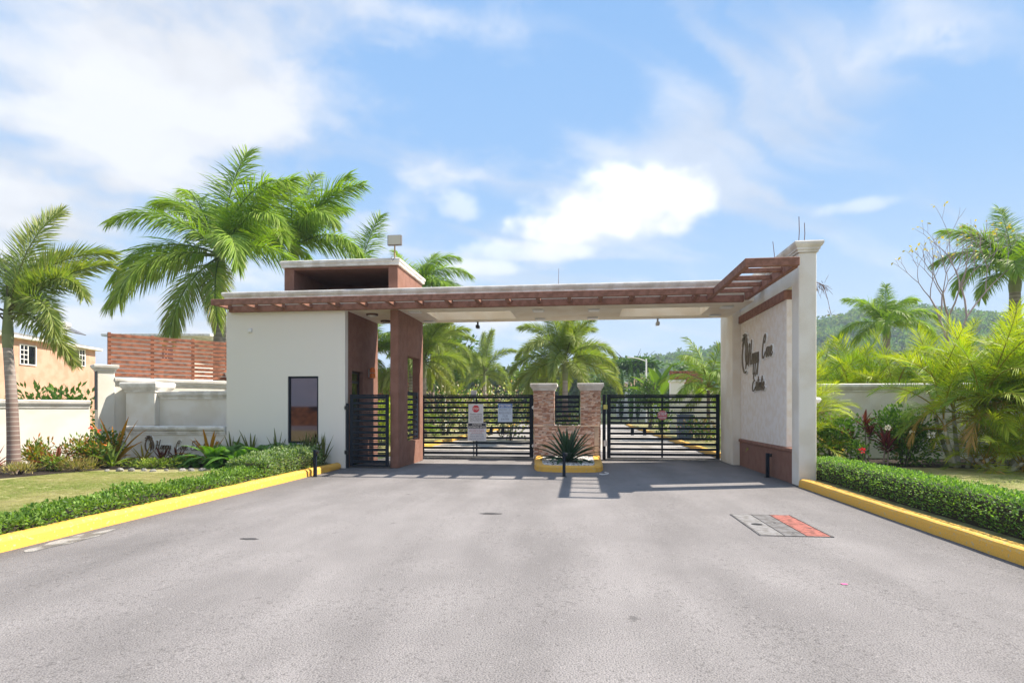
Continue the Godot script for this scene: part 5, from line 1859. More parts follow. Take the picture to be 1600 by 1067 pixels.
	areca("full areca palm in the middle of the front clump on the right lawn", Vector3(10.3, 0.1, -15.6), 7, 1.2, 2.2, 0.7, 0.9, 102)
	areca("areca palm at the right edge of the photograph on the right lawn", Vector3(11.6, 0.1, -15.3), 7, 1.2, 2.4, 0.8, 1.0, 103)
	areca("low areca palm sprouting at the foot of the front clump", Vector3(9.7, 0.1, -14.9), 6, 0.15, 0.45, 0.45, 0.66, 104)
	areca("yellow green areca palm tight behind the sign wall's front column", Vector3(5.75, 0.1, -16.2), 6, 0.5, 1.7, 0.35, 0.55, 105)
	areca("areca palm showing through the slot of the sign wall", Vector3(6.15, 0.1, -17.4), 6, 1.0, 2.5, 0.35, 0.62, 106)
	areca("areca palm behind the right wall nearest the sign wall", Vector3(8.4, 0, -21.2), 6, 1.5, 2.2, 0.8, 0.9, 107)
	areca("areca palm behind the right wall with orange older fronds", Vector3(10.3, 0, -21.4), 7, 1.6, 2.6, 0.9, 1.0, 108)
	areca("areca palm behind the right wall below the bare tree", Vector3(12.4, 0, -21.2), 7, 1.7, 2.9, 0.9, 1.05, 109)
	areca("areca palm behind the right wall towards the right edge", Vector3(14.6, 0, -20.8), 7, 1.7, 3.0, 0.9, 1.05, 110)
	areca("areca palm behind the front clump hiding the far end of the right wall", Vector3(13.3, 0.1, -17.2), 7, 1.4, 2.5, 0.9, 1.0, 111)
	areca("yellow areca palm inside the gates at the right end of the right leaf", Vector3(6.4, 0, -24.5), 6, 0.4, 0.9, 0.5, 0.7, 112)
	areca("low yellow areca palm behind the side gate", Vector3(-8.6, 0, -23.5), 6, 0.3, 0.9, 0.6, 0.7, 113)
	areca("bright areca palm at the left end behind the left gate leaf", Vector3(-7.9, 0, -25.4), 6, 0.4, 1.1, 0.6, 0.75, 114)
	areca("areca palm behind the middle of the left gate leaf", Vector3(-6.9, 0, -35.5), 6, 0.8, 1.6, 0.7, 0.85, 115)


# ------------------------------------------------------------------ trees
func build_far_trees() -> void:
	var ca := crown(11, 26, 90, 0.15, Color(0.045, 0.09, 0.022), Color(0.085, 0.14, 0.035))
	var cb := crown(12, 22, 80, 0.16, Color(0.095, 0.155, 0.025), Color(0.17, 0.22, 0.04))
	var cf := crown(13, 30, 70, 0.13, Color(0.035, 0.08, 0.022), Color(0.06, 0.11, 0.03), 0.5)
	tree("spreading_tree", "dark flat topped spreading tree against the hill behind the street lamp", Vector3(6.9, 0, -82), 9.6, Vector3(4.6, 2.6, 4.6), cf)
	tree("broadleaf_tree", "bright yellow green tree behind the column cypresses", Vector3(3.8, 0, -84), 6.6, Vector3(3.6, 2.6, 3.0), cb)
	tree("broadleaf_tree", "rounded green tree left of the garden wall pier behind the right gate leaf", Vector3(5.1, 0, -45.0), 3.6, Vector3(1.0, 1.3, 1.0), ca)
	tree("broadleaf_tree", "mid green tree behind the slim street lamp and the left gate leaf", Vector3(-11.5, 0, -52), 8.2, Vector3(3.2, 3.2, 3.2), ca)
	tree("broadleaf_tree", "light green tree between the middle foxtail palm and the stone pillars", Vector3(-5.4, 0, -70), 7.4, Vector3(3.4, 3.0, 3.2), cb)
	tree("broadleaf_tree", "deep green tree at the far right end behind the right gate leaf", Vector3(13.0, 0, -72), 6.2, Vector3(4.2, 3.0, 3.6), ca)
	tree("broadleaf_tree", "yellowish tree left of the far white villa", Vector3(8.1, 0, -74), 5.4, Vector3(2.2, 2.0, 2.0), cb)
	for q in [["leftmost of the three column cypresses behind the right gate leaf", Vector3(4.75, 0, -71), 6.3], ["middle and tallest of the three column cypresses behind the right gate leaf", Vector3(5.55, 0, -67), 6.9], ["rightmost of the three column cypresses behind the right gate leaf", Vector3(6.75, 0, -71.5), 6.3]]:
		var t := thing("column_cypress", q[0], "cypress", q[1], 0.0, "column cypresses inside the gates")
		var m := MB.new()
		m.tube([Vector3.ZERO, Vector3(0, 1.2, 0)], [0.08, 0.07], 6)
		part(m, "trunk", M.bark, t)
		m = MB.new()
		var rg := RandomNumberGenerator.new()
		rg.seed = int(q[2] * 10.0)
		for k in 700:
			var u := rg.randf()
			var r := 0.36 * pow(sin(PI * clampf(u * 0.92 + 0.06, 0, 1)), 0.55) * rg.randf_range(0.6, 1.0)
			var a := rg.randf() * TAU
			m.leaf(Vector3(cos(a) * r, 0.4 + u * (q[2] - 0.5), sin(a) * r), Vector3(cos(a) * 0.4, 1.0, sin(a) * 0.4), Vector3(-sin(a), 0, cos(a)), 0.30, 0.12, Color(0.03, 0.07, 0.022).lerp(Color(0.055, 0.105, 0.03), rg.randf()))
		part(m, "crown", M.leaf, t)
	banana("banana plant with upright torn leaves behind the garden screen", Vector3(6.6, 0, -50.5), 5.6)
	banana("short yellow leaved banana plant behind the right end of the left gate leaf", Vector3(-2.6, 0, -31.5), 2.6)
	bare_tree()


func banana(label: String, at: Vector3, h: float) -> void:
	var t := thing("banana_plant", label, "banana plant", at)
	var m := MB.new()
	m.tube([Vector3.ZERO, Vector3(0, h * 0.45, 0)], [h * 0.03, h * 0.02], 8)
	part(m, "stem", plain(0.16, 0.20, 0.07, 0.6), t)
	m = MB.new()
	agave_leaf(m, h * 0.6, h * 0.16, 0.75)
	for i in m.c.size():
		m.c[i] = Color(0.10, 0.19, 0.03)
	var lf := m.mesh(M.thin)
	for k in 8:
		inst(lf, "leaf", t, Transform3D(Basis(Vector3.UP, k * 2.4 + h) * Basis(Vector3(0, 0, 1), deg_to_rad(82.0 - k * 7.0)), Vector3(0, h * 0.43, 0)))


func bare_tree() -> void:
	var t := thing("bare_tree", "leafless pinkish grey tree with a few yellow leaves above the arecas on the right", "tree", Vector3(13.75, 0, -23.8))
	var rg := RandomNumberGenerator.new()
	rg.seed = 17
	var m := MB.new()
	var tips := []
	var todo := [[Vector3.ZERO, Vector3(0, 1, 0), 3.6, 0.085, 0]]
	while todo.size():
		var b: Array = todo.pop_back()
		var p: Vector3 = b[0]
		var d: Vector3 = b[1]
		var l: float = b[2]
		var r: float = b[3]
		var depth: int = b[4]
		var mid := p + d * l * 0.5 + Vector3(rg.randf_range(-1, 1), 0, rg.randf_range(-1, 1)) * l * 0.05
		var e := p + d * l
		m.tube([p, mid, e], [r, r * 0.85, r * 0.68], 6 if depth < 3 else 4)
		if depth >= 6 or l < 0.22:
			tips.append(e)
			continue
		var kids := 3 if depth < 1 else (2 if rg.randf() < 0.8 else 3)
		for k in kids:
			var a := TAU * k / kids + rg.randf_range(-0.6, 0.6)
			var bend := rg.randf_range(0.25, 0.62)
			var nd := (d + Vector3(cos(a), 0.12, sin(a)) * bend + Vector3(0, 0.10, 0)).normalized()
			todo.append([e, nd, l * (rg.randf_range(0.38, 0.5) if depth == 0 else rg.randf_range(0.66, 0.86)), r * 0.66, depth + 1])
	# one long limb reaching right, as in the photograph
	m.tube([Vector3(0.05, 3.0, 0), Vector3(1.0, 4.0, 0.2), Vector3(2.1, 5.2, 0.3), Vector3(3.2, 6.1, 0.3)], [0.045, 0.04, 0.028, 0.012], 6)
	part(m, "branches", plain(0.36, 0.28, 0.27, 0.9), t)
	m = MB.new()
	for k in 120:
		var p: Vector3 = tips[rg.randi() % tips.size()]
		if p.y < 6.0 and rg.randf() < 0.8:
			continue
		m.leaf(p, Vector3(rg.randf_range(-1, 1), rg.randf_range(-1, 0.4), rg.randf_range(-1, 1)), Vector3(rg.randf_range(-1, 1), 0.2, rg.randf_range(-1, 1)), rg.randf_range(0.10, 0.17), 0.08, Color(0.38, 0.29, 0.03))
	part(m, "leaves", M.leaf, t)


# ------------------------------------------------------------------ shrubs and bedding
func shrub(called: String, label: String, at: Vector3, size: Vector3, n: int, ll: float, lw: float, pal: Array, category := "shrub", flowers: Array = [], sd := 1, up := 0.5) -> Node3D:
	var t := thing(called, label, category, at)
	var rg := RandomNumberGenerator.new()
	rg.seed = sd * 19 + 3
	var m := MB.new()
	var cl := []
	for k in 9:
		var a := rg.randf() * TAU
		var c := Vector3(cos(a) * size.x * 0.3 * rg.randf(), size.y * rg.randf_range(0.26, 0.76), sin(a) * size.z * 0.3 * rg.randf())
		cl.append(c)
		m.tube([Vector3(c.x * 0.15, -0.05, c.z * 0.15), c * 0.6 + Vector3(0, 0.02, 0), c], [0.018, 0.013, 0.006], 5)
	part(m, "stems", M.bark, t)
	m = MB.new()
	for k in n:
		var c: Vector3 = cl[rg.randi() % cl.size()]
		var o := Vector3(rg.randfn(), rg.randfn(), rg.randfn()).normalized()
		var p := c + o * Vector3(size.x * 0.32, size.y * 0.36, size.z * 0.34) * pow(rg.randf(), 0.4)
		p.y = maxf(p.y, 0.03)
		var g: Color = pal[rg.randi() % pal.size()]
		var b := rg.randf_range(0.8, 1.2)
		m.leaf(p, o + Vector3(rg.randf_range(-0.6, 0.6), rg.randf_range(-0.4, 0.5) + up * 0.6, rg.randf_range(-0.6, 0.6)), Vector3(rg.randf_range(-1, 1), rg.randf_range(-0.3, 0.3), rg.randf_range(-1, 1)), ll * rg.randf_range(0.7, 1.25), lw, Color(g.r * b, g.g * b, g.b * b))
	part(m, "foliage", M.leaf, t)
	for f in flowers:
		m = MB.new()
		var fp: Vector3 = f[0]
		var fc: Color = f[1]
		var r: float = f[2]
		for k in 26:
			var o := Vector3(rg.randfn(), rg.randfn() * 0.7 + 0.2, rg.randfn()).normalized()
			m.leaf(fp + o * r * 0.45, o + Vector3(rg.randf_range(-0.7, 0.7), 0.2, rg.randf_range(-0.7, 0.7)), Vector3(rg.randf_range(-1, 1), rg.randf_range(-1, 1), 0.5), r * 0.8, r * 0.55, fc * rg.randf_range(0.85, 1.1))
		part(m, "flower", M.petal, t)
	return t


# a rosette of blades, every leaf a part
func rosette(called: String, label: String, at: Vector3, n: int, length: float, width: float, high: float, low: float, droop: float, c0: Color, c1: Color, category: String, sd: int, group := "") -> Node3D:
	var t := thing(called, label, category, at, 0.0, group)
	var rg := RandomNumberGenerator.new()
	rg.seed = sd
	var kinds := []
	for e in 3:
		var b := MB.new()
		agave_leaf(b, length, width, droop * (0.4 + 0.7 * e))
		for i in b.c.size():
			b.c[i] = c0.lerp(c1, clampf(rg.randf() * 0.35 + b.v[i].x / length * 0.7, 0, 1))
		kinds.append(b.mesh(M.leaf))
	for k in n:
		var u := float(k) / maxf(n - 1, 1)
		var s := rg.randf_range(0.75, 1.12)
		var e := lerpf(high, low, u) + rg.randf_range(-7, 7)
		inst(kinds[mini(int(u * 3.0), 2)], "leaf", t, Transform3D(Basis(Vector3.UP, k * 2.39996 + rg.randf_range(-0.3, 0.3)) * Basis(Vector3(0, 0, 1), deg_to_rad(e)) * Basis.from_scale(Vector3.ONE * s), Vector3(0, 0.01, 0)))
	return t


func fern(label: String, at: Vector3, length: float, n: int, sd: int) -> void:
	var t := thing("sword_fern", label, "fern", at, 0.0, "sword ferns along the guard house")
	var rg := RandomNumberGenerator.new()
	rg.seed = sd
	for k in 3:
		var key := "fern%d" % k
		if kept.has(key):
			continue
		var m := MB.new()
		var p := Vector3.ZERO
		var e := 1.25 - 0.25 * k
		for i in 26:
			var u := i / 26.0
			var T := Vector3(cos(e), sin(e), 0)
			e -= 0.055 + 0.012 * k
			p += T / 26.0
			var l := 0.17 * sin(PI * pow(u * 0.93 + 0.05, 0.7))
			for s: float in [-1.0, 1.0]:
				m.blade(p, T * 0.35 + Vector3(0, 0.1, s), T, l, 0.05, 0.3, Color(0.055, 0.14, 0.02), Color(0.10, 0.20, 0.03), 2)
		kept[key] = m.mesh(M.leaf)
	for k in n:
		var s := length * rg.randf_range(0.7, 1.15)
		inst(kept["fern%d" % (k % 3)], "frond", t, Transform3D(Basis(Vector3.UP, k * 2.39996 + rg.randf_range(-0.4, 0.4)) * Basis.from_scale(Vector3.ONE * s), Vector3.ZERO))


func build_left_bed() -> void:
	var y := 0.12
	var OR0 := Color(0.34, 0.26, 0.035)
	var OR1 := Color(0.58, 0.22, 0.04)
	rosette("bromeliad", "large orange bromeliad with long strap leaves at the left end of the low lettered wall", Vector3(-12.25, y, -14.2), 22, 1.2, 0.10, 78, 16, 0.5, OR0, OR1, "bromeliad", 51, "orange bromeliads")
	rosette("bromeliad", "orange bromeliad at the corner between the low lettered wall and the guard house", Vector3(-9.78, y, -14.5), 18, 0.95, 0.085, 76, 22, 0.45, OR0, OR1, "bromeliad", 52, "orange bromeliads")
	rosette("bromeliad", "small yellow bromeliad right of the large orange one", Vector3(-11.35, y, -14.1), 14, 0.55, 0.06, 75, 20, 0.5, Color(0.22, 0.20, 0.03), Color(0.40, 0.28, 0.04), "bromeliad", 53)
	rosette("bromeliad", "dark purple bromeliad below the start of the wall lettering", Vector3(-11.1, y, -14.45), 16, 0.42, 0.07, 70, 15, 0.5, Color(0.07, 0.02, 0.03), Color(0.16, 0.05, 0.05), "bromeliad", 54, "dark purple bromeliads")
	rosette("bromeliad", "dark purple bromeliad below the middle of the wall lettering", Vector3(-10.65, y, -14.45), 18, 0.44, 0.07, 70, 15, 0.5, Color(0.06, 0.02, 0.03), Color(0.15, 0.04, 0.05), "bromeliad", 55, "dark purple bromeliads")
	rosette("bromeliad", "red leaved bromeliad at the foot of the foxtail palm's left side", Vector3(-13.35, y, -11.9), 16, 0.55, 0.06, 80, 25, 0.4, Color(0.16, 0.05, 0.05), Color(0.38, 0.08, 0.06), "bromeliad", 56)
	rosette("cordyline", "bronze red cordyline just right of the foxtail palm trunk", Vector3(-12.35, y, -12.55), 18, 0.62, 0.07, 85, 30, 0.4, Color(0.14, 0.06, 0.04), Color(0.36, 0.10, 0.07), "cordyline", 57)
	rosette("bird_nest_fern", "pale green fern with broad fronds before the large orange bromeliad", Vector3(-11.55, y, -13.3), 13, 0.62, 0.12, 80, 30, 0.7, Color(0.15, 0.23, 0.05), Color(0.24, 0.32, 0.08), "fern", 58)
	var green := [Color(0.07, 0.13, 0.02), Color(0.11, 0.18, 0.03), Color(0.05, 0.10, 0.02)]
	var mixed := [Color(0.12, 0.17, 0.03), Color(0.25, 0.22, 0.03), Color(0.28, 0.12, 0.04), Color(0.09, 0.14, 0.03)]
	var red := Color(0.62, 0.07, 0.04)
	shrub("croton", "yellow and green croton against the low white wall, right of the palm", Vector3(-12.55, y, -13.25), Vector3(0.8, 0.75, 0.6), 420, 0.13, 0.04, mixed, "croton", [], 1, 1.0)
	shrub("croton", "low spotted croton left of the red flowered ixora", Vector3(-12.15, y, -13.2), Vector3(0.6, 0.55, 0.5), 320, 0.11, 0.04, mixed, "croton", [], 2, 1.0)
	shrub("ixora", "green ixora with small red flower heads before the capped column", Vector3(-12.35, y, -14.0), Vector3(1.1, 0.95, 0.8), 700, 0.10, 0.045, green, "flowering shrub", [[Vector3(-0.25, 0.95, 0.2), red, 0.05], [Vector3(0.05, 0.88, 0.25), red, 0.05], [Vector3(0.3, 0.5, 0.35), Color(0.7, 0.22, 0.05), 0.05]], 3)
	shrub("croton", "bushy yellow croton hard against the palm trunk's right side", Vector3(-12.85, y, -12.55), Vector3(0.75, 0.6, 0.6), 420, 0.12, 0.04, mixed, "croton", [], 21, 1.0)
	shrub("croton", "small orange tipped croton at the foot of the low white wall beside the palm", Vector3(-13.25, y, -13.0), Vector3(0.7, 0.7, 0.6), 380, 0.12, 0.04, mixed, "croton", [], 22, 1.0)
	shrub("green_shrub", "low light green shrub at the bed edge before the crotons", Vector3(-12.2, y, -12.35), Vector3(0.8, 0.4, 0.5), 420, 0.09, 0.035, [green[0], green[1], Color(0.2, 0.2, 0.05)], "shrub", [], 23)
	shrub("ground_cover", "straw coloured ground cover round the palm's foot", Vector3(-12.35, y, -11.6), Vector3(1.0, 0.22, 0.7), 420, 0.12, 0.014, [Color(0.28, 0.22, 0.09), Color(0.2, 0.2, 0.06)], "ground cover", [], 24, 1.6)
	shrub("green_shrub", "leafy green shrub with orange tinted shoots between the ixora and the pale fern", Vector3(-11.95, y, -13.3), Vector3(1.0, 0.62, 0.7), 620, 0.10, 0.05, [green[0], green[1], Color(0.25, 0.15, 0.04)], "shrub", [], 4)
	shrub("ixora", "red flowered shrub cut by the left edge behind the foxtail palm", Vector3(-14.2, y, -12.2), Vector3(1.0, 0.9, 0.8), 520, 0.10, 0.045, green, "flowering shrub", [[Vector3(0.3, 0.85, 0.3), Color(0.62, 0.08, 0.10), 0.06], [Vector3(0.1, 0.6, 0.4), Color(0.62, 0.08, 0.10), 0.06]], 5)
	shrub("green_shrub", "thin green twig shrub with bright leaves left of the palm trunk", Vector3(-13.0, y, -10.6), Vector3(0.9, 1.5, 0.6), 90, 0.10, 0.05, [Color(0.13, 0.24, 0.03)], "shrub", [], 6)
	shrub("coral_plant", "low coral red plant at the base of the foxtail palm", Vector3(-12.7, y, -11.0), Vector3(0.5, 0.32, 0.4), 160, 0.09, 0.04, [Color(0.55, 0.16, 0.10), Color(0.30, 0.16, 0.05)], "shrub", [], 7)
	shrub("ground_cover", "low yellow green ground cover along the bed edge before the purple bromeliads", Vector3(-10.5, y, -13.4), Vector3(2.0, 0.2, 0.8), 900, 0.08, 0.03, [Color(0.14, 0.21, 0.03), Color(0.20, 0.24, 0.04)], "ground cover", [], 8)
	shrub("ground_cover", "dry brown grass tufts at the bed edge right of the palm", Vector3(-11.6, y, -12.35), Vector3(1.6, 0.26, 0.5), 500, 0.16, 0.012, [Color(0.26, 0.20, 0.08), Color(0.17, 0.17, 0.05)], "ground cover", [], 9, 1.6)
	# ferns along the guard house
	var i := 0
	var names := ["sword fern right of the purple bromeliads", "sword fern before the corner bromeliad", "sword fern against the guard house's left end", "broad sword fern in the front row, left of the tall window", "sword fern in the front row under the wall light", "sword fern in the back row under the wall light", "sword fern left of the tall window's sill", "front sword fern below the tall window", "back sword fern below the tall window", "sword fern at the start of the dense hedge", "last sword fern before the snake plants"]
	for p in [Vector3(-10.15, y, -14.0), Vector3(-9.75, y, -13.8), Vector3(-9.45, y, -14.4), Vector3(-9.15, y, -13.8), Vector3(-8.85, y, -14.0), Vector3(-8.75, y, -14.5), Vector3(-8.35, y, -14.4), Vector3(-8.0, y, -14.05), Vector3(-7.75, y, -14.5), Vector3(-8.4, y, -13.6), Vector3(-7.3, y, -14.4)]:
		fern(names[i], p, rng.randf_range(0.85, 1.05) if i > 2 else 0.55, 28, 300 + i)
		i += 1
	i = 0
	names = ["snake plant by the corner of the guard house", "snake plant below the right edge of the tall window", "snake plant in the middle below the tall window", "snake plant below the left edge of the tall window", "snake plant standing among the ferns under the wall light", "snake plant among the ferns near the guard house's left end"]
	for p in [Vector3(-6.60, y, -14.45), Vector3(-6.92, y, -14.55), Vector3(-7.15, y, -14.65), Vector3(-8.0, y, -14.72), Vector3(-8.75, y, -14.75), Vector3(-9.3, y, -14.75)]:
		rosette("snake_plant", names[i], p, 15 if i < 3 else 6, 0.74 if i < 3 else 0.85, 0.065, 88, 66, 0.12, Color(0.075, 0.11, 0.035), Color(0.20, 0.21, 0.08), "snake plant", 400 + i, "snake plants along the guard house")
		i += 1
	# edging stones, each its own
	var rg := RandomNumberGenerator.new()
	rg.seed = 66
	var order := ["first", "second", "third", "fourth", "fifth", "sixth", "seventh", "eighth", "ninth"]
	var looks := ["flat pale", "upright pale", "small white", "grey", "rounded white", "broad grey", "dark grey", "pointed white", "brownish"]
	for k in 9:
		var o := thing("edging_stone", "%s edging stone at the bed's lawn edge, %s from the left" % [looks[k], order[k]], "stone", Vector3(-10.95 + k * 0.27 + rg.randf_range(-0.06, 0.06), 0.13, -12.45 - k * 0.04 + rg.randf_range(-0.12, 0.12)), rg.randf() * TAU, "stones edging the left bed")
		var m := MB.new()
		var w := rg.randf_range(0.05, 0.10)
		var pts := []
		for a in 9:
			for b in 6:
				var d := Vector3(cos(TAU * a / 9) * sin(PI * b / 5.0), cos(PI * b / 5.0), sin(TAU * a / 9) * sin(PI * b / 5.0))
				pts.append(d * w * Vector3(1.2, 0.75, 0.85) * (rg.randf_range(0.8, 1.15) if b in [1, 2, 3, 4] else 0.9))
		for a in 9:
			for b in 5:
				var q := [pts[a * 6 + b], pts[((a + 1) % 9) * 6 + b], pts[((a + 1) % 9) * 6 + b + 1], pts[a * 6 + b + 1]]
				m.quad(q[0], q[1], q[2], q[3], q[0] + q[2])
		part(m, "rock", M.concrete, o)
	# plants over the low wall, before the peach house
	var pap := [Color(0.11, 0.20, 0.04), Color(0.17, 0.27, 0.07)]
	for q in [["papaya bush over the low wall right of the palm trunk", Vector3(-20.2, 0, -19.6), Vector3(2.2, 2.55, 1.8), 31], ["leafy papaya bush beside the capped column over the low wall", Vector3(-17.7, 0, -18.6), Vector3(2.4, 2.3, 1.8), 32], ["papaya bush in the middle over the low wall", Vector3(-19.0, 0, -19.2), Vector3(1.8, 2.2, 1.6), 33], ["bright green bush left of the palm trunk over the low wall", Vector3(-21.6, 0, -18.2), Vector3(2.4, 2.3, 1.6), 34]]:
		shrub("papaya_bush", q[0], q[1], q[2], 420, 0.28, 0.12, pap, "shrub", [], q[3], 0.2)


func build_right_bed() -> void:
	var y := 0.12
	var dark := [Color(0.05, 0.11, 0.025), Color(0.075, 0.155, 0.03), Color(0.12, 0.21, 0.04)]
	shrub("hibiscus", "dense dark green hibiscus right of the sign wall's front column", Vector3(6.5, y, -16.2), Vector3(1.7, 1.25, 1.2), 1700, 0.10, 0.06, dark, "shrub", [], 11)
	shrub("hibiscus", "low green shrub with one red bloom in front of the cordylines", Vector3(6.95, y, -15.7), Vector3(0.7, 0.6, 0.6), 260, 0.09, 0.05, dark, "flowering shrub", [[Vector3(-0.05, 0.42, 0.3), Color(0.68, 0.05, 0.06), 0.08]], 12)
	shrub("gardenia", "broad dark green gardenia bush with white flowers before the right wall", Vector3(8.25, y, -16.2), Vector3(2.1, 1.45, 1.5), 3600, 0.10, 0.055, dark, "flowering shrub", [[Vector3(0.35, 0.80, 0.60), Color(0.78, 0.76, 0.66), 0.09], [Vector3(-0.62, 0.98, 0.5), Color(0.72, 0.60, 0.52), 0.07], [Vector3(-0.1, 0.86, 0.6), Color(0.74, 0.70, 0.58), 0.06]], 13)
	shrub("gardenia", "dark green bush in the gap below the arecas at the right edge", Vector3(10.9, y, -15.9), Vector3(2.4, 1.2, 1.2), 1500, 0.10, 0.055, dark, "shrub", [], 14)
	var i := 0
	for q in [["left purple cordyline behind the red bloom", Vector3(6.95, y, -16.4), 0.72], ["tallest purple cordyline in the middle of the three", Vector3(7.35, y, -16.3), 1.05], ["right purple cordyline beside the gardenia", Vector3(7.62, y, -15.9), 0.62]]:
		var t := thing("cordyline", q[0], "cordyline", q[1], 0.0, "purple cordylines by the right wall")
		var m := MB.new()
		var h: float = q[2]
		m.tube([Vector3.ZERO, Vector3(0.03, h * 0.5, 0), Vector3(0.02, h, 0)], [0.022, 0.018, 0.014], 6)
		m.tube([Vector3(0.08, 0, 0.05), Vector3(0.10, h * 0.8, 0.06)], [0.018, 0.014], 6)
		part(m, "stem", plain(0.22, 0.17, 0.15, 0.9), t)
		var b := MB.new()
		agave_leaf(b, 0.42, 0.075, 0.6)
		for c in b.c.size():
			b.c[c] = Color(0.11, 0.025, 0.04).lerp(Color(0.22, 0.05, 0.06), clampf(b.v[c].x * 2.2, 0, 1))
		var lf := b.mesh(M.leaf)
		for k in 22:
			var top := Vector3(0.02, h, 0) if k % 2 == 0 else Vector3(0.10, h * 0.8, 0.06)
			inst(lf, "leaf", t, Transform3D(Basis(Vector3.UP, k * 2.4 + i) * Basis(Vector3(0, 0, 1), deg_to_rad(82.0 - k * 2.6)) * Basis.from_scale(Vector3.ONE * rng.randf_range(0.75, 1.1)), top - Vector3(0, 0.008 * k, 0)))
		i += 1


# ------------------------------------------------------------------ hedges
func hedge_leaves(m: MB, x0: float, x1: float, z0: float, z1: float, y0: float, height: Callable, n: int, ll: float, pal: Array, rough: float, rg: RandomNumberGenerator) -> void:
	var w := x1 - x0
	for k in n:
		# more leaves towards the viewpoint, where they show larger
		var z := lerpf(z0, z1, pow(rg.randf(), 0.85))
		var h: float = height.call(z)
		var per := w + 2.0 * h
		var s := rg.randf() * per
		var p := Vector3.ZERO
		var o := Vector3.ZERO
		if s < h:
			p = Vector3(x0, y0 + s, z)
			o = Vector3(-1, 0.25 * (s / h), 0)
		elif s < h + w:
			p = Vector3(x0 + s - h, y0 + h, z)
			o = Vector3(0, 1, 0)
		else:
			p = Vector3(x1, y0 + s - h - w, z)
			o = Vector3(1, 0.25, 0)
		# rounded shoulders
		var mid := Vector3((x0 + x1) * 0.5, y0 + h * 0.35, z)
		p = p.lerp(mid, 0.05 + 0.10 * smoothstep(0.75, 1.0, absf((p.x - mid.x) / (w * 0.5)) * clampf((p.y - y0) / h, 0, 1)))
		p += o * rg.randf_range(-0.05, rough)
		var nz: float = kept.hedgen.get_noise_3dv(p * 9.0)
		p += o * nz * rough * 1.3
		var g: Color = pal[rg.randi() % pal.size()]
		var b := rg.randf_range(0.75, 1.25) * (1.0 + nz * 0.3)
		m.leaf(p, o * rg.randf_range(0.2, 1.0) + Vector3(rg.randf_range(-1, 1), rg.randf_range(-0.5, 0.9), rg.randf_range(-1, 1)) * 0.8, Vector3(rg.randf_range(-1, 1), rg.randf_range(-0.4, 0.4), rg.randf_range(-1, 1)), ll * rg.randf_range(0.7, 1.3), ll * 0.55, Color(g.r * b, g.g * b, g.b * b))


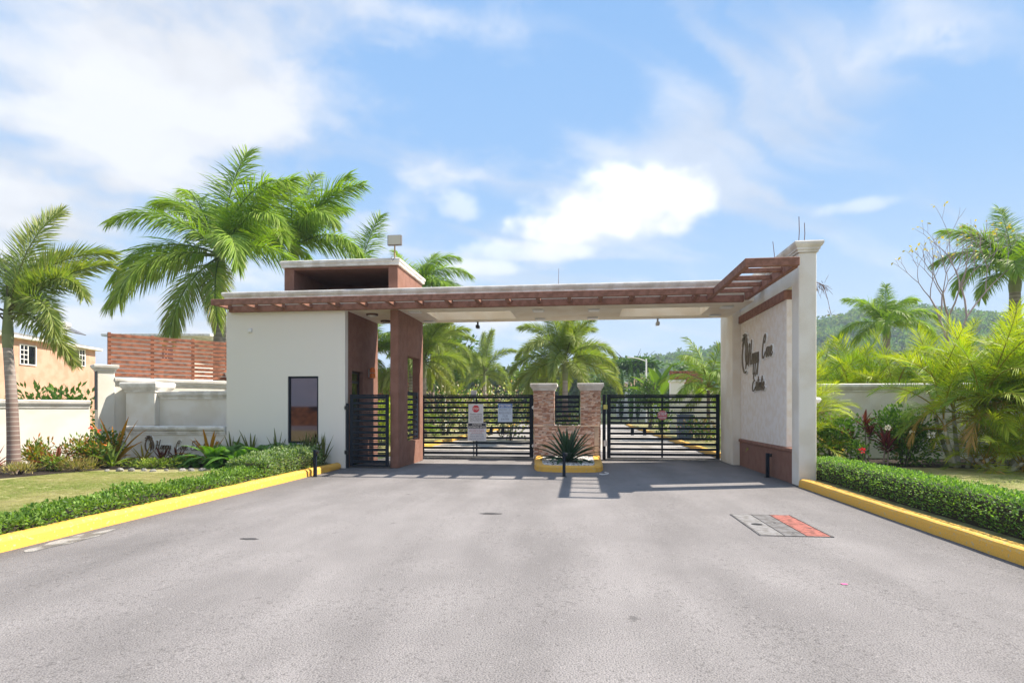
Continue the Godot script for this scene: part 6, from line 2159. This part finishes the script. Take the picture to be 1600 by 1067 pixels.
func build_hedges() -> void:
	var f := FastNoiseLite.new()
	f.seed = 14
	f.frequency = 0.35
	kept.hedgen = f
	var rg := RandomNumberGenerator.new()
	rg.seed = 90
	var twig := plain(0.035, 0.03, 0.018, 0.95)
	var dark := [Color(0.06, 0.13, 0.03), Color(0.095, 0.185, 0.04), Color(0.13, 0.235, 0.055), Color(0.20, 0.31, 0.09)]
	var t := thing("clipped_hedge", "long box clipped dark green hedge behind the right yellow kerb", "hedge")
	bpart(Vector3(4.82, 0.0, -12.8), Vector3(5.26, 0.50, -2.5), "twig_core", twig, t, 0.06)
	var m := MB.new()
	hedge_leaves(m, 4.72, 5.36, -12.95, -2.6, 0.15, func(_z): return 0.42, 26000, 0.036, dark, 0.02, rg)
	# the end towards the column
	for k in 1500:
		var p := Vector3(rg.randf_range(4.74, 5.34), rg.randf_range(0.16, 0.56), -12.94 + rg.randf_range(-0.04, 0.03))
		m.leaf(p, Vector3(rg.randf_range(-1, 1), rg.randf_range(-0.5, 0.8), -1), Vector3(rg.randf_range(-1, 1), 0, rg.randf_range(-1, 1)), 0.04, 0.022, dark[rg.randi() % 4])
	part(m, "foliage", M.leaf, t)
	var light := [Color(0.085, 0.155, 0.025), Color(0.12, 0.205, 0.035), Color(0.055, 0.115, 0.022), Color(0.15, 0.235, 0.05)]
	t = thing("low_hedge", "loose low green hedge along the left yellow kerb", "hedge")
	bpart(Vector3(-7.0, 0.0, -11.2), Vector3(-6.62, 0.2, 2.0), "twig_core", twig, t, 0.08)
	m = MB.new()
	hedge_leaves(m, -7.12, -6.47, -11.6, 1.5, 0.13, func(z): return 0.15 + 0.03 * sin(z * 2.1) + 0.03 * sin(z * 5.3 + 1.0), 22000, 0.052, light, 0.06, rg)
	for k in 900:
		# shoots leaning over the kerb and standing up
		var z := lerpf(-11.6, -3.0, rg.randf())
		var b := Vector3(rg.randf_range(-7.1, -6.40), rg.randf_range(0.16, 0.29), z)
		m.leaf(b, Vector3(rg.randf_range(-0.5, 0.9), rg.randf_range(0.2, 1.0), rg.randf_range(-1, 1)), Vector3(rg.randf_range(-1, 1), 0, 1), 0.06, 0.03, light[rg.randi() % 4])
	part(m, "foliage", M.leaf, t)
	var pale := [Color(0.10, 0.165, 0.06), Color(0.16, 0.225, 0.10), Color(0.07, 0.125, 0.04), Color(0.24, 0.29, 0.16)]
	t = thing("pale_hedge", "denser pale variegated hedge at the end of the left kerb by the bollard", "hedge")
	bpart(Vector3(-7.25, 0.0, -14.0), Vector3(-6.62, 0.42, -11.75), "twig_core", twig, t, 0.1)
	m = MB.new()
	hedge_leaves(m, -7.42, -6.50, -14.2, -11.55, 0.13, func(z): return 0.36 + 0.10 * smoothstep(-11.6, -13.6, z) + 0.03 * sin(z * 6.0), 8500, 0.055, pale, 0.05, rg)
	for k in 900:
		var e: float = [-14.18, -11.58][k % 2]
		m.leaf(Vector3(rg.randf_range(-7.35, -6.55), rg.randf_range(0.16, 0.5), e + rg.randf_range(-0.08, 0.08)), Vector3(rg.randf_range(-1, 1), rg.randf_range(-0.4, 0.8), signf(e + 12.9)), Vector3(rg.randf_range(-1, 1), 0, rg.randf_range(-1, 1)), 0.06, 0.03, pale[rg.randi() % 4])
	part(m, "foliage", M.leaf, t)


# ------------------------------------------------------------------ gardens inside the gates
func build_behind_gate() -> void:
	var white := [Color(0.10, 0.15, 0.06), Color(0.36, 0.36, 0.27), Color(0.55, 0.53, 0.45), Color(0.06, 0.11, 0.035), Color(0.30, 0.20, 0.18)]
	var yel := [Color(0.22, 0.27, 0.03), Color(0.32, 0.33, 0.04), Color(0.14, 0.20, 0.03)]
	var dk := [Color(0.04, 0.09, 0.02), Color(0.07, 0.13, 0.025), Color(0.20, 0.12, 0.10)]
	shrub("variegated_shrub", "white variegated shrub behind the right half of the left gate leaf", Vector3(-3.55, 0, -29.5), Vector3(3.0, 2.9, 2.0), 1500, 0.17, 0.10, white, "shrub", [], 41)
	shrub("variegated_shrub", "white variegated shrub above the stop notice behind the left gate leaf", Vector3(-5.5, 0, -30.2), Vector3(2.6, 2.7, 2.0), 1300, 0.17, 0.10, white, "shrub", [], 42)
	shrub("variegated_shrub", "pinkish variegated shrub beside the slim lamp behind the left gate leaf", Vector3(-7.6, 0, -32.5), Vector3(2.6, 3.1, 2.0), 1300, 0.17, 0.10, [white[0], white[2], white[3], white[4], dk[0]], "shrub", [], 43)
	shrub("croton_hedge", "yellow croton clump behind the side gate", Vector3(-7.7, 0, -21.5), Vector3(2.6, 1.7, 1.2), 1300, 0.16, 0.06, yel, "croton", [], 44, 0.9)
	shrub("croton_hedge", "yellow croton clump showing through the opening of the brown pier", Vector3(-7.3, 0, -23.8), Vector3(1.8, 1.8, 1.4), 1000, 0.16, 0.06, yel, "croton", [], 45, 0.9)
	shrub("garden_shrub", "dark green shrub below the foxtail palm behind the stone pillars", Vector3(-0.6, 0, -27.2), Vector3(2.2, 1.3, 1.4), 900, 0.15, 0.07, dk, "shrub", [], 47)
	shrub("garden_shrub", "yellow green garden shrub behind the right end of the right gate leaf", Vector3(5.9, 0, -22.6), Vector3(1.8, 1.4, 1.5), 900, 0.15, 0.07, [yel[2], dk[1], Color(0.4, 0.33, 0.03)], "shrub", [], 48)
	shrub("garden_shrub", "low dark garden shrub beside the inner kerb on the right", Vector3(5.6, 0, -28.5), Vector3(1.8, 1.1, 2.4), 900, 0.15, 0.07, dk, "shrub", [], 49)
	shrub("garden_shrub", "bright green shrub before the garden wall pier inside the gates", Vector3(5.0, 0, -37.5), Vector3(1.6, 1.8, 1.4), 700, 0.17, 0.09, [dk[1], yel[2]], "shrub", [], 50)
	shrub("orange_croton", "orange and yellow croton left of the stone pillars", Vector3(-2.2, 0, -29.0), Vector3(0.9, 2.2, 0.8), 420, 0.22, 0.08, [Color(0.45, 0.22, 0.03), Color(0.33, 0.33, 0.04), Color(0.12, 0.2, 0.03)], "croton", [], 51, 1.0)
	var t := thing("garden_screen", "reddish slatted garden screen seen through the side gate opening", "fence", Vector3(-13.6, 0, -33.5))
	for k in 12:
		bpart(Vector3(0, 1.4 + k * 0.2, 0), Vector3(4.2, 1.56 + k * 0.2, 0.04), "slat", M.redwood, t, 0.0)
	for x in [0.1, 2.1, 4.1]:
		bpart(Vector3(x - 0.06, 0, -0.1), Vector3(x + 0.06, 3.9, -0.002), "post", M.redwood, t, 0.0)
	var b := thing("utility_box", "blue grey utility cabinet on the verge inside the right gate leaf", "cabinet", Vector3(5.27, 0.1, -30.8))
	bpart(Vector3(-0.36, 0, -0.3), Vector3(0.36, 1.15, 0.3), "cabinet_body", plain(0.13, 0.16, 0.24, 0.6), b, 0.02)
	bpart(Vector3(-0.39, 1.151, -0.33), Vector3(0.39, 1.21, 0.33), "lid", plain(0.13, 0.16, 0.24, 0.6), b, 0.01)
	bpart(Vector3(-0.31, 0.08, 0.301), Vector3(0.31, 1.1, 0.312), "door", plain(0.15, 0.18, 0.26, 0.6), b, 0.005)
	# the street side behind the viewpoint, mirrored in the tall window
	var cr := crown(21, 22, 70, 0.17, Color(0.05, 0.10, 0.025), Color(0.11, 0.16, 0.04))
	var i := 0
	for p in [Vector3(-24, 0, 30), Vector3(-15, 0, 33), Vector3(-5, 0, 31), Vector3(7, 0, 34), Vector3(18, 0, 30)]:
		tree("roadside_tree", ["roadside tree across the street at the far left", "roadside tree across the street left of centre", "roadside tree across the street at the centre", "roadside tree across the street right of centre", "roadside tree across the street at the far right"][i], p, 6.0 + i % 3, Vector3(3.4, 2.8, 3.2), cr)
		i += 1


# ------------------------------------------------------------------ grass blades
func build_grass() -> void:
	var m := MB.new()
	var rg := RandomNumberGenerator.new()
	rg.seed = 3
	for k in 9:
		var a := rg.randf() * TAU
		m.blade(Vector3(rg.randf_range(-0.03, 0.03), 0, rg.randf_range(-0.03, 0.03)), Vector3(cos(a) * 0.7, 1.0, sin(a) * 0.7), Vector3(-sin(a), 0, cos(a)), rg.randf_range(0.016, 0.030), 0.006, 0.9, Color(1, 1, 1), Color(1, 1, 1), 2)
	var tuft := m.mesh(M.leaf)
	var f := FastNoiseLite.new()
	f.seed = 6
	f.frequency = 0.5
	for side in 2:
		var xfs := []
		var cols := []
		for k in (60000 if side == 0 else 46000):
			var x := rg.randf_range(-13.5, -7.2) if side == 0 else rg.randf_range(5.2, 14.5)
			var z := rg.randf_range(-14.0, -4.2) if side == 0 else rg.randf_range(-15.2, -5.0)
			if side == 0 and (z < -12.3 - 0.55 * (x + 9.5) * (1.0 if x > -9.5 else -0.15) or x < -11.7 and z < -10.5):
				continue
			var s := rg.randf_range(0.7, 1.3)
			var n := f.get_noise_2d(x, z)
			var c := Color(0.25, 0.32, 0.075).lerp(Color(0.46, 0.42, 0.18), clampf(0.35 + n * 1.1 + rg.randf_range(-0.25, 0.25), 0, 1))
			xfs.append(Transform3D(Basis(Vector3.UP, rg.randf() * TAU) * Basis.from_scale(Vector3(s, s * (0.8 - n * 0.5), s)), Vector3(x, 0.117, z)))
			cols.append(c)
		scatter("grass", tuft, xfs, cols, self, "short mown grass of the left lawn" if side == 0 else "short mown grass of the right lawn", "grass")
